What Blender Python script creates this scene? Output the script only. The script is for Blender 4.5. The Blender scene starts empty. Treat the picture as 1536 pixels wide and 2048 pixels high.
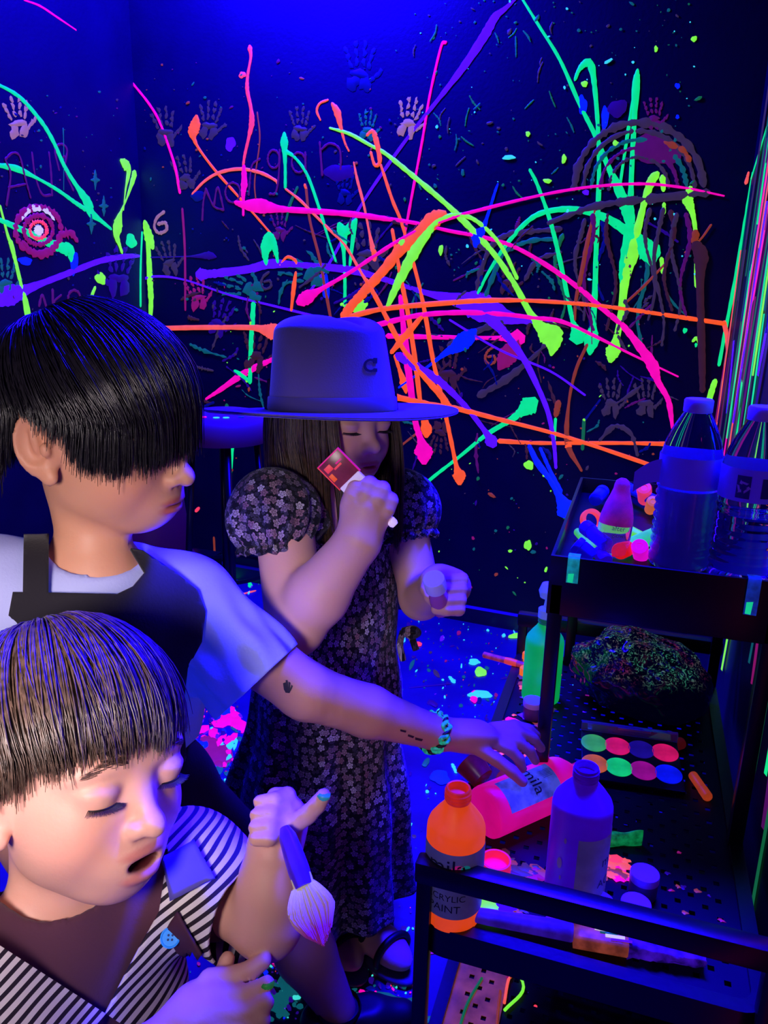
import bpy, bmesh, math, random
import numpy as np
from mathutils import Matrix, Vector

random.seed(7); rng = np.random.default_rng(7)
scene = bpy.context.scene
COL = scene.collection

# ------------------------------------------------------------------ camera
FPX, CX, CY, EYE = 1540.0, 768.0, 1024.0, 1.15
PITCH, ROLL, YAW = math.atan(0.2864), math.atan(118/5376), math.radians(18)
def _cam():
    r0 = np.array([1., 0, 0]); u0 = np.array([0, math.sin(PITCH), math.cos(PITCH)])
    f = np.array([0, math.cos(PITCH), -math.sin(PITCH)])
    r = math.cos(ROLL)*r0 + math.sin(ROLL)*u0; u = -math.sin(ROLL)*r0 + math.cos(ROLL)*u0
    c, s = math.cos(YAW), math.sin(YAW); R = np.array([[c, -s, 0], [s, c, 0], [0, 0, 1]])
    return R@r, R@u, R@f
CR, CU, CF = _cam()
CO = np.array([0, 0, EYE])
cd = bpy.data.cameras.new('camera'); cam = bpy.data.objects.new('camera', cd); COL.objects.link(cam)
cd.sensor_fit = 'HORIZONTAL'; cd.sensor_width = 36.0; cd.lens = FPX/1536*36.0
cd.clip_start = 0.02; cd.clip_end = 50
m = Matrix.Identity(4)
for i in range(3):
    m[i][0] = CR[i]; m[i][1] = CU[i]; m[i][2] = -CF[i]; m[i][3] = CO[i]
cam.matrix_world = m
scene.camera = cam

# ------------------------------------------------------------------ world, lamps, exposure
w = bpy.data.worlds.new('world'); scene.world = w; w.use_nodes = True
w.node_tree.nodes['Background'].inputs[0].default_value = (0.10, 0.02, 1.0, 1)
w.node_tree.nodes['Background'].inputs[1].default_value = 0.06
def area(name, loc, target, sx, sy, color, power, spread=math.pi):
    l = bpy.data.lights.new(name, 'AREA'); l.shape = 'RECTANGLE'; l.size = sx; l.size_y = sy
    l.color = color; l.energy = power; l.spread = spread
    o = bpy.data.objects.new(name, l); COL.objects.link(o)
    o.location = loc
    o.rotation_euler = (Vector(target)-Vector(loc)).to_track_quat('-Z', 'Y').to_euler()
    return o
UV = (0.005, 0.0006, 1.0)
# black-light tubes: over the back wall, over the left wall, over the work area
area('blacklight_back', (-1.15, 2.38, 2.42), (-1.15, 2.75, 1.85), 0.6, 0.10, UV, 250)
area('blacklight_left', (-1.72, 2.1, 2.55), (-2.05, 2.15, 1.7), 0.6, 0.10, UV, 110)
area('blacklight_room', (-0.02, 1.48, 2.35), (-0.40, 0.82, 0.5), 1.2, 0.25, UV, 330, math.radians(115))
# pale fill lamp added beside the camera, beam narrowed onto the children
area('camera_fill', (-0.27, -0.08, 1.07), (-0.52, 0.56, 0.79), 0.16, 0.16, (1.0, 0.85, 0.86), 1.05, math.radians(60))
scene.view_settings.view_transform = 'Standard'
scene.view_settings.look = 'None'
scene.view_settings.exposure = 0.0
scene.view_settings.gamma = 1.0
scene.view_settings.use_curve_mapping = False

# ------------------------------------------------------------------ helpers
def ray(x, y): return CF + CR*(x-CX)/FPX - CU*(y-CY)/FPX
def P(x, y, d): return CO + ray(x, y)*d                      # a sight line followed to depth d
def G(x, y, h=0.0):
    r = ray(x, y); return CO + r*((h-EYE)/r[2])              # ... to a level surface
def lin(c):
    return tuple(((v/255)/12.92 if v/255 <= 0.04045 else ((v/255+0.055)/1.055)**2.4) for v in c)
def unit(v):
    v = np.asarray(v, float); return v/np.linalg.norm(v)

MATS = {}
def mat(name, rgb, rough=0.5, emit=0.0, ergb=None, spec=0.5, metal=0.0, trans=0.0, alpha=1.0, ior=1.45, bump=0.0, bscale=60, vary=0.0, vscale=20, sheen=0.0):
    if name in MATS: return MATS[name]
    M = bpy.data.materials.new(name); M.use_nodes = True; nt = M.node_tree; b = nt.nodes['Principled BSDF']
    c = lin(rgb)+(1,)
    b.inputs['Base Color'].default_value = c; b.inputs['Roughness'].default_value = rough
    b.inputs['Specular IOR Level'].default_value = spec; b.inputs['Metallic'].default_value = metal
    b.inputs['Transmission Weight'].default_value = trans; b.inputs['Alpha'].default_value = alpha; b.inputs['IOR'].default_value = ior
    if sheen: b.inputs['Sheen Weight'].default_value = sheen
    ec = lin(ergb or rgb)+(1,)
    b.inputs['Emission Color'].default_value = ec; b.inputs['Emission Strength'].default_value = emit
    tc = nt.nodes.new('ShaderNodeTexCoord')
    if vary:
        n = nt.nodes.new('ShaderNodeTexNoise'); n.inputs['Scale'].default_value = vscale; n.inputs['Detail'].default_value = 5
        nt.links.new(tc.outputs['Object'], n.inputs['Vector'])
        mx = nt.nodes.new('ShaderNodeMix'); mx.data_type = 'RGBA'
        mr = nt.nodes.new('ShaderNodeMapRange'); mr.inputs[1].default_value = 0.35; mr.inputs[2].default_value = 0.65
        nt.links.new(n.outputs['Fac'], mr.inputs[0]); nt.links.new(mr.outputs[0], mx.inputs['Factor'])
        mx.inputs['A'].default_value = tuple(v*(1-vary) for v in c[:3])+(1,); mx.inputs['B'].default_value = c
        nt.links.new(mx.outputs['Result'], b.inputs['Base Color'])
        if emit:
            mx2 = nt.nodes.new('ShaderNodeMix'); mx2.data_type = 'RGBA'; nt.links.new(mr.outputs[0], mx2.inputs['Factor'])
            mx2.inputs['A'].default_value = tuple(v*(1-vary) for v in ec[:3])+(1,); mx2.inputs['B'].default_value = ec
            nt.links.new(mx2.outputs['Result'], b.inputs['Emission Color'])
    if bump:
        n = nt.nodes.new('ShaderNodeTexNoise'); n.inputs['Scale'].default_value = bscale; n.inputs['Detail'].default_value = 4
        nt.links.new(tc.outputs['Object'], n.inputs['Vector'])
        bp = nt.nodes.new('ShaderNodeBump'); bp.inputs['Strength'].default_value = bump; bp.inputs['Distance'].default_value = 0.004
        nt.links.new(n.outputs['Fac'], bp.inputs['Height']); nt.links.new(bp.outputs[0], b.inputs['Normal'])
    MATS[name] = M
    return M
def fluor(name, rgb, e=0.9, vary=0.12, rough=0.45):          # paint that glows under black light
    return mat(name, (rgb[0]*0.75, rgb[1]*0.75, rgb[2]*(0.30 if rgb[2] < 200 else 0.8)), rough, e, rgb, vary=vary, vscale=35)

def mesh_obj(name, verts, faces, material=None, parent=None, smooth=True):
    me = bpy.data.meshes.new(name)
    verts = np.asarray(verts, np.float32)
    if isinstance(faces, np.ndarray):
        nf, k = faces.shape
        me.vertices.add(len(verts)); me.vertices.foreach_set('co', verts.ravel())
        me.loops.add(nf*k); me.loops.foreach_set('vertex_index', faces.astype(np.int32).ravel())
        me.polygons.add(nf); me.polygons.foreach_set('loop_start', np.arange(0, nf*k, k, dtype=np.int32))
        me.update(calc_edges=True)
    else:
        me.from_pydata([tuple(map(float, v)) for v in verts], [], faces); me.update()
    if smooth: me.polygons.foreach_set('use_smooth', np.ones(len(me.polygons), bool))
    o = bpy.data.objects.new(name, me); COL.objects.link(o)
    if material is not None: me.materials.append(material)
    if parent is not None: o.parent = parent
    return o
def bm_obj(name, bm, material=None, parent=None, smooth=True):
    me = bpy.data.meshes.new(name); bm.to_mesh(me); bm.free()
    if smooth: me.polygons.foreach_set('use_smooth', np.ones(len(me.polygons), bool))
    o = bpy.data.objects.new(name, me); COL.objects.link(o)
    if material is not None: me.materials.append(material)
    if parent is not None: o.parent = parent
    return o
def tag(o, label, cat=None, group=None, kind=None):
    if label: o['label'] = label
    if cat: o['category'] = cat
    if group: o['group'] = group
    if kind: o['kind'] = kind
    return o
def thing(name, loc, label, cat, group=None, R=None):
    o = bpy.data.objects.new(name, None); COL.objects.link(o); o.empty_display_size = 0.02
    M4 = Matrix.Identity(4)
    if R is not None:
        for i in range(3):
            for j in range(3): M4[i][j] = float(R[i][j])
    for i in range(3): M4[i][3] = float(loc[i])
    o.matrix_world = M4
    return tag(o, label, cat, group)
def frame(zaxis, xhint=(1, 0, 0)):                            # 3x3 with local z along zaxis
    z = unit(zaxis); x = np.asarray(xhint, float); x = x - z*(x@z)
    if np.linalg.norm(x) < 1e-4: x = np.array([0, 1, 0.]) - z*z[1]
    x = unit(x); return np.stack([x, np.cross(z, x), z], 1)
def lathe(prof, n=40, cap0=True, cap1=True):                  # prof: (r, z) pairs -> verts, faces
    V = []; Fc = []
    for r, z in prof:
        for i in range(n):
            a = 2*math.pi*i/n; V.append((r*math.cos(a), r*math.sin(a), z))
    for j in range(len(prof)-1):
        for i in range(n):
            i2 = (i+1) % n; Fc.append((j*n+i, j*n+i2, (j+1)*n+i2, (j+1)*n+i))
    if cap0: Fc.append(tuple(range(n-1, -1, -1)))
    if cap1: Fc.append(tuple((len(prof)-1)*n+i for i in range(n)))
    return V, Fc
def lathe_obj(name, prof, material, parent, n=40, cap0=True, cap1=True, sharp=50):
    o = mesh_obj(name, *lathe(prof, n, cap0, cap1), material, parent)
    try: o.data.set_sharp_from_angle(angle=math.radians(sharp))
    except Exception: pass
    return o
def box_obj(name, lo, hi, material, parent=None, bev=0.003, seg=2):
    bm = bmesh.new(); bmesh.ops.create_cube(bm, size=1.0)
    for v in bm.verts:
        v.co = Vector([(lo[i]+hi[i])/2 + v.co[i]*(hi[i]-lo[i]) for i in range(3)])
    if bev: bmesh.ops.bevel(bm, geom=bm.edges[:], offset=bev, segments=seg, affect='EDGES', profile=0.6)
    o = bm_obj(name, bm, material, parent)
    o.data.set_sharp_from_angle(angle=math.radians(40))
    return o
def catmull(pts, n=10):
    p = np.asarray(pts, float); p = np.vstack([2*p[0]-p[1], p, 2*p[-1]-p[-2]]); out = []
    for i in range(1, len(p)-2):
        for t in np.linspace(0, 1, n, endpoint=False):
            a, b, c, d = p[i-1:i+3]
            out.append(0.5*((2*b)+(-a+c)*t+(2*a-5*b+4*c-d)*t*t+(-a+3*b-3*c+d)*t**3))
    out.append(p[-2]); return np.array(out)
def tube(path, rad, n=8, cap=True):
    path = np.asarray(path, float); S = len(path); rad = np.broadcast_to(np.asarray(rad, float), (S,))
    T = np.gradient(path, axis=0); T /= np.linalg.norm(T, axis=1, keepdims=True)+1e-12
    N = np.cross(T[0], [0.31, 0.22, 0.93]); N /= np.linalg.norm(N); V = []; Fc = []
    for i in range(S):
        N = N - T[i]*(N@T[i]); N /= np.linalg.norm(N); B = np.cross(T[i], N)
        for k in range(n):
            a = 2*math.pi*k/n; V.append(path[i]+rad[i]*(N*math.cos(a)+B*math.sin(a)))
    for i in range(S-1):
        for k in range(n):
            k2 = (k+1) % n; Fc.append((i*n+k, i*n+k2, (i+1)*n+k2, (i+1)*n+k))
    if cap: Fc.append(tuple(range(n-1, -1, -1))); Fc.append(tuple((S-1)*n+k for k in range(n)))
    return V, Fc
def merge(parts):
    V = []; Fc = []
    for v, f in parts:
        o = len(V); V += [tuple(q) for q in v]; Fc += [tuple(i+o for i in q) for q in f]
    return V, Fc
def text_obj(name, body, size, loc, R, material, parent, extrude=0.0003):
    cu = bpy.data.curves.new(name, 'FONT'); cu.body = body; cu.size = size; cu.extrude = extrude; cu.align_x = 'CENTER'; cu.resolution_u = 3
    t = bpy.data.objects.new(name+'_tmp', cu); COL.objects.link(t)
    dg = bpy.context.evaluated_depsgraph_get(); me = bpy.data.meshes.new_from_object(t.evaluated_get(dg))
    bpy.data.objects.remove(t)
    o = bpy.data.objects.new(name, me); COL.objects.link(o); me.materials.clear(); me.materials.append(material)
    o.parent = parent
    M4 = Matrix.Identity(4)
    for i in range(3):
        for j in range(3): M4[i][j] = float(R[i][j])
        M4[i][3] = float(loc[i])
    o.matrix_local = M4
    return o
# ------------------------------------------------------------------ room shell
LC = np.array([-1.862, 2.672, 0]); RC = np.array([0.235, 2.513, 0])          # back corners
DB = unit(RC-LC); NB = np.array([DB[1], -DB[0], 0.])                          # along the back wall, towards the room
LE = LC + NB*3.6; RE = np.array([0.235, 0.50, 0])
WH = 3.0
def wall_mat(name, rgb, s1, s2):
    M = mat(name, rgb, 0.55, spec=0.35, bump=0.15, bscale=90, vary=0.35, vscale=7)
    return M
M_wall = wall_mat('black_wall_paint', (15, 12, 26), 1, 1)
M_floor = mat('floor_paint', (52, 46, 88), 0.42, spec=0.4, bump=0.12, bscale=40, vary=0.45, vscale=5)
def wall(name, a, b, nrm, label, th=0.1):
    V = []
    for z in (0, WH):
        for q in (a, b, b-nrm*th, a-nrm*th): V.append((q[0], q[1], z))
    o = mesh_obj(name, V, [(0, 1, 5, 4), (1, 2, 6, 5), (2, 3, 7, 6), (3, 0, 4, 7), (4, 5, 6, 7), (3, 2, 1, 0)], M_wall, None, False)
    o['kind'] = 'structure'; o['label'] = label
    return o
NL = DB.copy(); NR = np.array([-1., 0, 0])
wall_back = wall('wall_back', LC-DB*0.1, RC+DB*0.1, NB, 'black back wall covered in glowing paint splatter')
wall_left = wall('wall_left', LC, LE, NL, 'black left wall with painted eye and pale green streaks')
wall_right = wall('wall_right', RE, RC, NR, 'black right wall with dense vertical streaks of paint')
floor = box_obj('floor', (-2.6, -1.2, -0.1), (1.4, 2.95, 0.0), M_floor, None, 0)
floor['kind'] = 'structure'; floor['label'] = 'paint speckled floor glowing blue under black light'
def baseboard(name, a, b, nrm, label):
    V = []
    for z, t in ((0, 0.014), (0.055, 0.014), (0.062, 0.006), (0.062, 0)):
        for q in (a, b): V.append(tuple((q+nrm*t)[:2])+(z,))
    o = mesh_obj(name, V, [(0, 1, 3, 2), (2, 3, 5, 4), (4, 5, 7, 6)], mat('black_trim', (30, 28, 34), 0.4, spec=0.5), None, False)
    o['kind'] = 'structure'; o['label'] = label
baseboard('baseboard_back', LC, RC, NB, 'low black baseboard along the back wall')
baseboard('baseboard_right', RE, RC, NR, 'low black baseboard along the right wall')

# ------------------------------------------------------------------ paint on the walls and floor
WALLS = {'b': (LC, NB, wall_back), 'l': (LC, NL, wall_left), 'r': (RC, NR, wall_right), 'f': (np.zeros(3), np.array([0, 0, 1.]), floor)}
def hit(wk, x, y):
    p0, n, _ = WALLS[wk]; r = ray(x, y); t = (n@(p0-CO))/(n@r)
    return CO + r*t, t
PC = dict(mint=(8, 232, 138), lime=(128, 250, 58), orange=(255, 88, 24), pink=(250, 8, 178), red=(255, 62, 96), violet=(90, 16, 255), blue=(6, 34, 250),
          dpur=(88, 16, 104), dgrey=(60, 44, 78), dorange=(150, 58, 30), skin=(150, 104, 132), dteal=(14, 96, 112), dblue=(6, 12, 130), brown=(54, 24, 38), white=(210, 200, 225), aqua=(60, 220, 210), dgreen=(20, 110, 70), dpink=(150, 20, 110), sal=(250, 90, 84), dvio=(40, 6, 140))
def pmat(c): return fluor('glow_paint_'+c, PC[c], 1.0 if c[0] != 'd' else 0.75)
LAYER = [0]
def stroke(wk, c, pts, wob=0.12, name='paint_streak', hs=1.0, mt=None):
    LAYER[0] += 1; off = 0.0003+0.00010*(LAYER[0] % 24)
    q = catmull(pts, 7) if len(pts) > 2 else np.linspace(pts[0], pts[1], 8)
    if wk == 'b' and np.median([(hit('b', x, y)[0]-LC)@DB for x, y, _ in q]) < 0.02: wk = 'l'   # round the corner
    n = WALLS[wk][1]
    C = []; Wd = []
    for x, y, wpx in q:
        h, t = hit(wk, x, y); C.append(h); Wd.append(max(wpx*1.12, 1.2)*t/FPX)
    C = np.array(C); Wd = np.array(Wd)*(1+wob*rng.standard_normal(len(q)).clip(-1.5, 1.5)*0.6)
    T = np.gradient(C, axis=0); T /= np.linalg.norm(T, axis=1, keepdims=True)+1e-9
    S = np.cross(n, T)
    # rounded ends
    C = np.vstack([C[0]-T[0]*Wd[0]*0.45, C, C[-1]+T[-1]*Wd[-1]*0.45]); S = np.vstack([S[:1], S, S[-1:]]); Wd = np.concatenate([[Wd[0]*0.35], Wd, [Wd[-1]*0.35]])
    V = []; F_ = []
    for i in range(len(C)):
        hgt = min(Wd[i]*0.10, 0.0018)*hs
        for u, hh in ((-0.5, 0), (-0.36, 0.75), (0, 1), (0.36, 0.75), (0.5, 0)):
            V.append(C[i]+S[i]*u*Wd[i]+n*(off+hgt*hh))
    for i in range(len(C)-1):
        for k in range(4): F_.append((i*5+k, (i+1)*5+k, (i+1)*5+k+1, i*5+k+1))
    return mesh_obj(name, V, F_, mt or pmat(c), WALLS[wk][2])
def blob_geo(wk, x, y, rx, ry=None, rot=0.0, rough=0.18, seg=14, lift=0.0008):
    if wk == 'b' and (hit('b', x, y)[0]-LC)@DB < 0.02: wk = 'l'
    ry = ry or rx; n = WALLS[wk][1]; V = []; h0, t = hit(wk, x, y)
    ph = rng.random(3)*6.28
    for ring, hh in ((1.0, 0), (0.6, 1)):
        for k in range(seg):
            a = 2*math.pi*k/seg; rr = ring*(1+rough*(0.6*math.sin(2*a+ph[0])+0.5*math.sin(3*a+ph[1])+0.4*math.sin(5*a+ph[2])))
            px, py = rx*rr*math.cos(a), ry*rr*math.sin(a)
            p, _ = hit(wk, x+px*math.cos(rot)-py*math.sin(rot), y+px*math.sin(rot)+py*math.cos(rot))
            V.append(p+n*(lift+hh*min(0.0022, rx*0.1*t/FPX)))
    V.append(h0+n*(lift+min(0.0026, rx*0.12*t/FPX)))
    F_ = [(k, (k+1) % seg, seg+(k+1) % seg, seg+k) for k in range(seg)] + [(seg+k, seg+(k+1) % seg, 2*seg) for k in range(seg)]
    # wind towards the room
    a, b, c = (np.array(V[F_[0][i]]) for i in (0, 1, 2))
    if np.cross(b-a, c-a)@n < 0: F_ = [tuple(reversed(f)) for f in F_]
    return V, F_
def blob(wk, c, x, y, rx, ry=None, rot=0.0, rough=0.18, name='paint_splat'):
    LAYER[0] += 1
    return mesh_obj(name, *blob_geo(wk, x, y, rx, ry, rot, rough, 20, 0.0004+0.00010*(LAYER[0] % 24)), pmat(c), WALLS[wk][2])

ST = [
 # left part, above the boys
 ('l','pink',[(48,0,3),(80,12,4),(115,35,4),(152,60,3)]),
 ('l','mint',[(-30,160,5),(0,171,6),(40,195,8),(80,240,9),(105,280,9),(130,335,9),(155,375,11),(175,405,22),(181,424,18),(200,440,9),(222,458,5)]),
 ('l','mint',[(-20,330,7),(0,331,8),(35,338,12),(75,357,6),(115,380,7),(150,405,8),(170,418,9)]),
 ('l','mint',[(-10,434,8),(0,440,9),(40,458,12),(90,482,14),(122,495,20),(139,502,25),(143,522,8)]),
 ('l','lime',[(0,412,5),(15,470,6),(22,488,10),(30,520,8),(42,570,8),(50,600,12),(57,640,16),(60,652,10),(42,668,6)]),
 ('l','lime',[(-6,690,30),(8,694,30),(28,688,12)]),
 ('l','dteal',[(126,257,3),(127,300,2),(127,380,2)]),
 ('b','pink',[(248,147,4),(270,172,4),(300,210,5),(320,245,5),(340,300,5),(352,340,6),(360,385,6)]),
 ('b','dpink',[(365,418,5),(370,500,5),(371,620,4)]),
 ('b','orange',[(393,236,12),(391,250,22),(387,264,22),(389,279,9),(400,300,5),(430,340,5),(470,385,5),(510,430,4),(541,466,4)]),
 ('b','sal',[(385,388,4),(410,362,5),(440,345,6),(480,338,6),(520,345,6),(550,360,5),(555,367,4)]),
 ('b','red',[(500,95,10),(502,115,6),(496,150,6),(495,180,8),(502,215,7),(504,245,12),(498,275,7),(490,310,6),(487,330,5)]),
 ('b','pink',[(488,332,7),(489,365,14),(487,385,10),(487,400,7),(487,430,5)]),
 ('b','dorange',[(515,225,3),(520,280,3),(510,360,3),(512,400,3)]),
 ('b','pink',[(472,405,8),(490,410,15),(522,412,26),(560,418,12),(620,422,10),(700,428,10),(768,437,9),(830,446,6),(900,462,6),(960,473,7),(1020,490,7),(1080,522,8),(1150,570,9),(1200,613,9),(1244,650,10),(1277,690,14),(1304,729,20),(1315,761,12),(1334,794,9),(1340,816,9),(1345,856,5)]),
 ('b','mint',[(569,268,8),(569,285,16),(570,305,10),(571,340,6),(571,375,6)]),
 ('b','mint',[(572,303,8),(590,315,5),(615,350,6),(640,420,6),(655,470,5),(672,522,4)]),
 ('b','sal',[(572,378,4),(600,400,5),(625,425,5),(660,460,5),(690,490,5),(720,540,6),(760,609,8)]),
 ('b','mint',[(538,474,20),(534,490,24),(531,508,16),(533,527,7)]),
 ('b','mint',[(540,474,18),(549,492,14),(554,512,8),(556,524,5)]),
 ('b','lime',[(242,322,10),(252,332,22),(256,345,12),(250,380,4),(246,420,3)]),
 ('b','lime',[(268,347,12),(264,362,10),(252,398,4),(241,424,6),(235,450,22),(232,470,16),(238,490,8),(243,505,6)]),
 ('b','lime',[(284,330,8),(288,352,18),(288,372,14),(287,386,7)]),
 ('b','lime',[(290,445,10),(298,475,20),(305,494,10)]),
 ('b','lime',[(293,455,7),(297,500,10),(300,560,12),(302,600,11),(301,640,7),(303,655,5)]),
 ('b','mint',[(284,465,5),(281,540,5),(281,612,5)]),
 ('b','lime',[(190,575,6),(184,590,7),(181,606,7)]),
 ('b','violet',[(-60,610,14),(0,596,32),(25,588,38),(45,582,22),(75,570,12),(140,545,10),(200,522,10),(250,513,9),(278,512,5)]),
 ('b','dvio',[(300,515,3),(380,513,3),(418,511,14),(432,514,4)]),
 ('b','violet',[(402,549,22),(418,548,14),(440,546,14),(500,538,14),(540,528,16),(600,530,10),(700,540,14),(760,556,10),(850,585,9),(915,600,24),(945,608,46),(980,622,44),(1020,636,22),(1060,641,12),(1105,645,5)]),
 ('b','violet',[(270,565,5),(310,553,4),(370,560,3),(460,590,4),(560,615,4),(640,635,5)]),
 ('b','violet',[(615,590,5),(660,525,5),(720,415,5),(768,342,6),(820,270,6),(880,195,8),(930,130,14),(970,70,17),(990,35,14),(1010,18,8),(1034,-4,4)]),
 ('b','pink',[(891,85,6),(882,95,5),(860,190,5),(845,280,5),(828,370,5),(815,440,5),(808,475,4)]),
 ('b','orange',[(641,240,3),(634,222,5),(640,207,5),(656,200,4)]),
 ('b','orange',[(665,208,6),(675,225,14),(682,255,7),(690,285,4),(698,302,3)]),
 ('b','sal',[(708,325,3),(715,360,5),(728,410,5),(740,470,5),(748,508,12),(750,526,6)]),
 ('b','lime',[(660,256,4),(700,268,6),(740,290,6),(768,305,7),(800,330,8),(860,380,9),(900,415,9),(940,455,12),(990,510,10),(1030,570,10),(1060,625,12),(1082,652,24),(1101,670,42),(1106,690,26),(1103,708,8)]),
 ('b','orange',[(735,270,6),(745,262,7),(752,278,10),(760,322,8),(750,330,6),(742,305,5)]),
 ('b','orange',[(762,330,5),(785,400,6),(805,450,6),(836,560,7),(852,636,8),(866,718,8),(885,800,8),(899,865,8),(913,932,9),(918,948,26),(919,962,16)]),
 ('b','orange',[(785,460,6),(803,560,8),(817,631,9),(831,723,9),(841,805,9),(848,835,11),(853,858,22),(853,868,14)]),
 ('b','pink',[(801,593,8),(812,696,14),(822,778,14),(831,843,12),(842,880,14),(847,902,34),(848,918,24)]),
 ('b','orange',[(690,634,20),(700,616,18),(730,582,18),(768,540,18),(800,500,20),(840,465,24),(866,441,30),(884,431,22)]),
 ('b','lime',[(775,615,8),(790,580,14),(815,530,20),(840,485,22),(868,447,16),(890,435,10),(920,430,8),(950,440,7),(985,470,7),(1010,505,7),(1034,556,7)]),
 ('b','orange',[(700,633,9),(771,617,9),(890,606,9),(972,601,9),(1054,601,7),(1152,607,7),(1244,617,7),(1353,633,7),(1448,647,8)]),
 ('b','sal',[(310,657,8),(400,655,9),(500,655,9),(530,660,18),(545,663,28),(575,661,16),(640,655,8)]),
 ('b','pink',[(754,650,10),(836,631,9),(918,625,9),(999,628,8),(1070,636,8),(1135,647,7),(1266,710,4),(1356,753,3)]),
 ('b','pink',[(602,602,20),(616,594,26),(640,580,10),(700,545,7),(760,505,7),(800,480,6),(850,455,6),(915,432,6),(960,420,6),(1040,400,5),(1120,383,5),(1200,372,5),(1290,368,5),(1370,376,4),(1448,392,3)]),
 ('b','pink',[(776,672,9),(863,674,8),(980,676,7),(1018,676,16),(1034,677,34)]),
 ('b','dpink',[(1030,690,26),(1012,716,34),(1000,735,12)]),
 ('b','pink',[(412,798,4),(440,780,8),(480,752,12),(520,730,10),(560,712,8)]),
 ('b','mint',[(1042,-6,4),(1080,55,5),(1120,120,6),(1160,210,7),(1190,270,8),(1215,330,10),(1240,385,16),(1255,420,22),(1262,452,14)]),
 ('b','mint',[(1150,160,5),(1158,140,8),(1172,126,14),(1183,134,12),(1190,180,8),(1196,260,7),(1198,360,8),(1193,480,9),(1190,580,10),(1186,650,12),(1183,680,28),(1180,706,8)]),
 ('b','mint',[(1275,140,5),(1272,170,14),(1268,250,9),(1263,350,9),(1260,430,12),(1255,500,22),(1247,550,16),(1243,566,6)]),
 ('b','mint',[(1270,175,6),(1255,270,6),(1243,350,5),(1238,390,4)]),
 ('b','mint',[(955,588,5),(980,540,6),(1020,480,8),(1065,435,9),(1110,420,10),(1160,420,11),(1210,435,13),(1250,460,16),(1280,485,26),(1299,505,36),(1303,520,22)]),
 ('b','lime',[(1312,350,14),(1303,362,17),(1290,400,11),(1275,460,14),(1262,510,26),(1250,560,16),(1242,631,12),(1233,677,12),(1226,702,26),(1222,718,14)]),
 ('b','lime',[(1325,355,11),(1327,380,8)]), ('b','lime',[(1328,408,6),(1328,426,6)]), ('b','lime',[(1323,518,7),(1326,545,7)]),
 ('b','lime',[(1380,378,12),(1375,396,19),(1380,412,14),(1387,435,8),(1392,480,7),(1393,572,7)]),
 ('b','mint',[(1060,340,5),(1075,370,6),(1100,440,7),(1120,520,8),(1143,631,8),(1150,655,14),(1155,672,30)]),
 ('b','blue',[(952,488,14),(956,472,26),(966,458,12),(976,430,6),(990,385,5),(996,368,3)]),
 ('b','blue',[(948,664,16),(930,680,30),(908,696,20),(890,707,10),(847,740,4),(798,775,4)]),
 ('b','blue',[(1059,892,8),(1075,925,12),(1103,963,10),(1122,998,18),(1135,1020,44)]),
 ('b','blue',[(1081,897,6),(1100,940,7),(1121,982,9)]),
 ('b','violet',[(975,630,24),(1000,656,18),(1016,674,14),(1048,718,12),(1075,772,10),(1097,827,9),(1108,886,7),(1112,935,5)]),
 ('b','violet',[(798,712,16),(840,738,16),(880,763,14),(929,810,10),(970,862,10),(984,884,26)]),
 ('b','violet',[(900,640,4),(1000,700,4),(1100,742,4),(1170,790,4)]),
 ('b','orange',[(733,560,8),(760,609,9),(803,690,10),(847,750,11),(885,794,12),(898,815,14)]),
 ('b','orange',[(784,704,8),(809,674,14),(830,650,10),(847,628,9)]),
 ('b','orange',[(792,794,12),(869,810,9),(918,818,10),(1005,840,8),(1103,865,7),(1190,892,7),(1310,933,7),(1360,952,6)]),
 ('b','orange',[(999,882,9),(1081,886,7),(1244,886,7),(1340,888,8)]),
 ('b','orange',[(790,712,6),(801,745,8),(809,768,17),(812,785,5)]),
 ('b','orange',[(783,874,5),(776,892,13),(773,900,12)]), ('b','dorange',[(833,867,4),(782,907,4)]),
 ('b','mint',[(1064,806,26),(1056,813,34),(1040,826,16),(1016,843,10),(972,870,8),(918,914,6),(863,957,6),(820,997,5)]),
 ('b','mint',[(507,608,10),(504,660,10),(501,720,9),(500,764,9)]), ('b','mint',[(470,742,6),(486,752,9),(500,764,5)]),
 ('b','mint',[(467,875,6),(462,940,6),(459,970,6)]),
 ('b','mint',[(680,452,16),(686,470,18),(688,510,7),(690,560,6),(690,612,7)]),
 ('b','mint',[(712,440,8),(700,455,16),(688,468,12)]), ('b','mint',[(712,440,7),(706,480,8),(700,530,5)]),
 ('b','dgreen',[(595,375,5),(580,410,6),(573,440,4)]),
 ('b','dorange',[(612,372,5),(620,440,5),(640,520,6),(655,600,6),(664,650,5)]), ('b','orange',[(610,370,5),(613,378,5)]),
 ('b','orange',[(592,545,5),(588,575,9),(583,620,5)]), ('b','orange',[(560,530,4),(575,514,5),(590,520,6),(594,530,4)]),
 ('b','dorange',[(1174,690,6),(1152,740,6),(1138,805,5),(1135,886,10),(1163,941,5)]), ('b','orange',[(1134,880,7),(1137,893,12)]),
 ('b','dorange',[(1190,420,4),(1176,480,8),(1165,540,9),(1152,600,6),(1150,640,4)]),
 ('b','dorange',[(1422,450,4),(1400,480,4),(1370,505,3)]), ('b','dorange',[(1390,468,16),(1388,480,14)]), ('b','dorange',[(1330,528,4),(1290,570,5),(1250,607,4)]),
 ('b','brown',[(1392,490,18),(1402,512,24),(1400,560,14),(1402,650,13),(1404,720,12),(1405,780,10)]),
 ('b','dorange',[(1112,830,10),(1117,805,12)]), ('b','dgreen',[(1168,840,6),(1165,898,6)]), ('b','mint',[(1111,838,5),(1109,880,5)]),
 ('b','lime',[(1386,682,5),(1393,676,6),(1400,688,6),(1402,700,5)]), ('b','dblue',[(1170,840,4),(1200,800,4)]),
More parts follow.
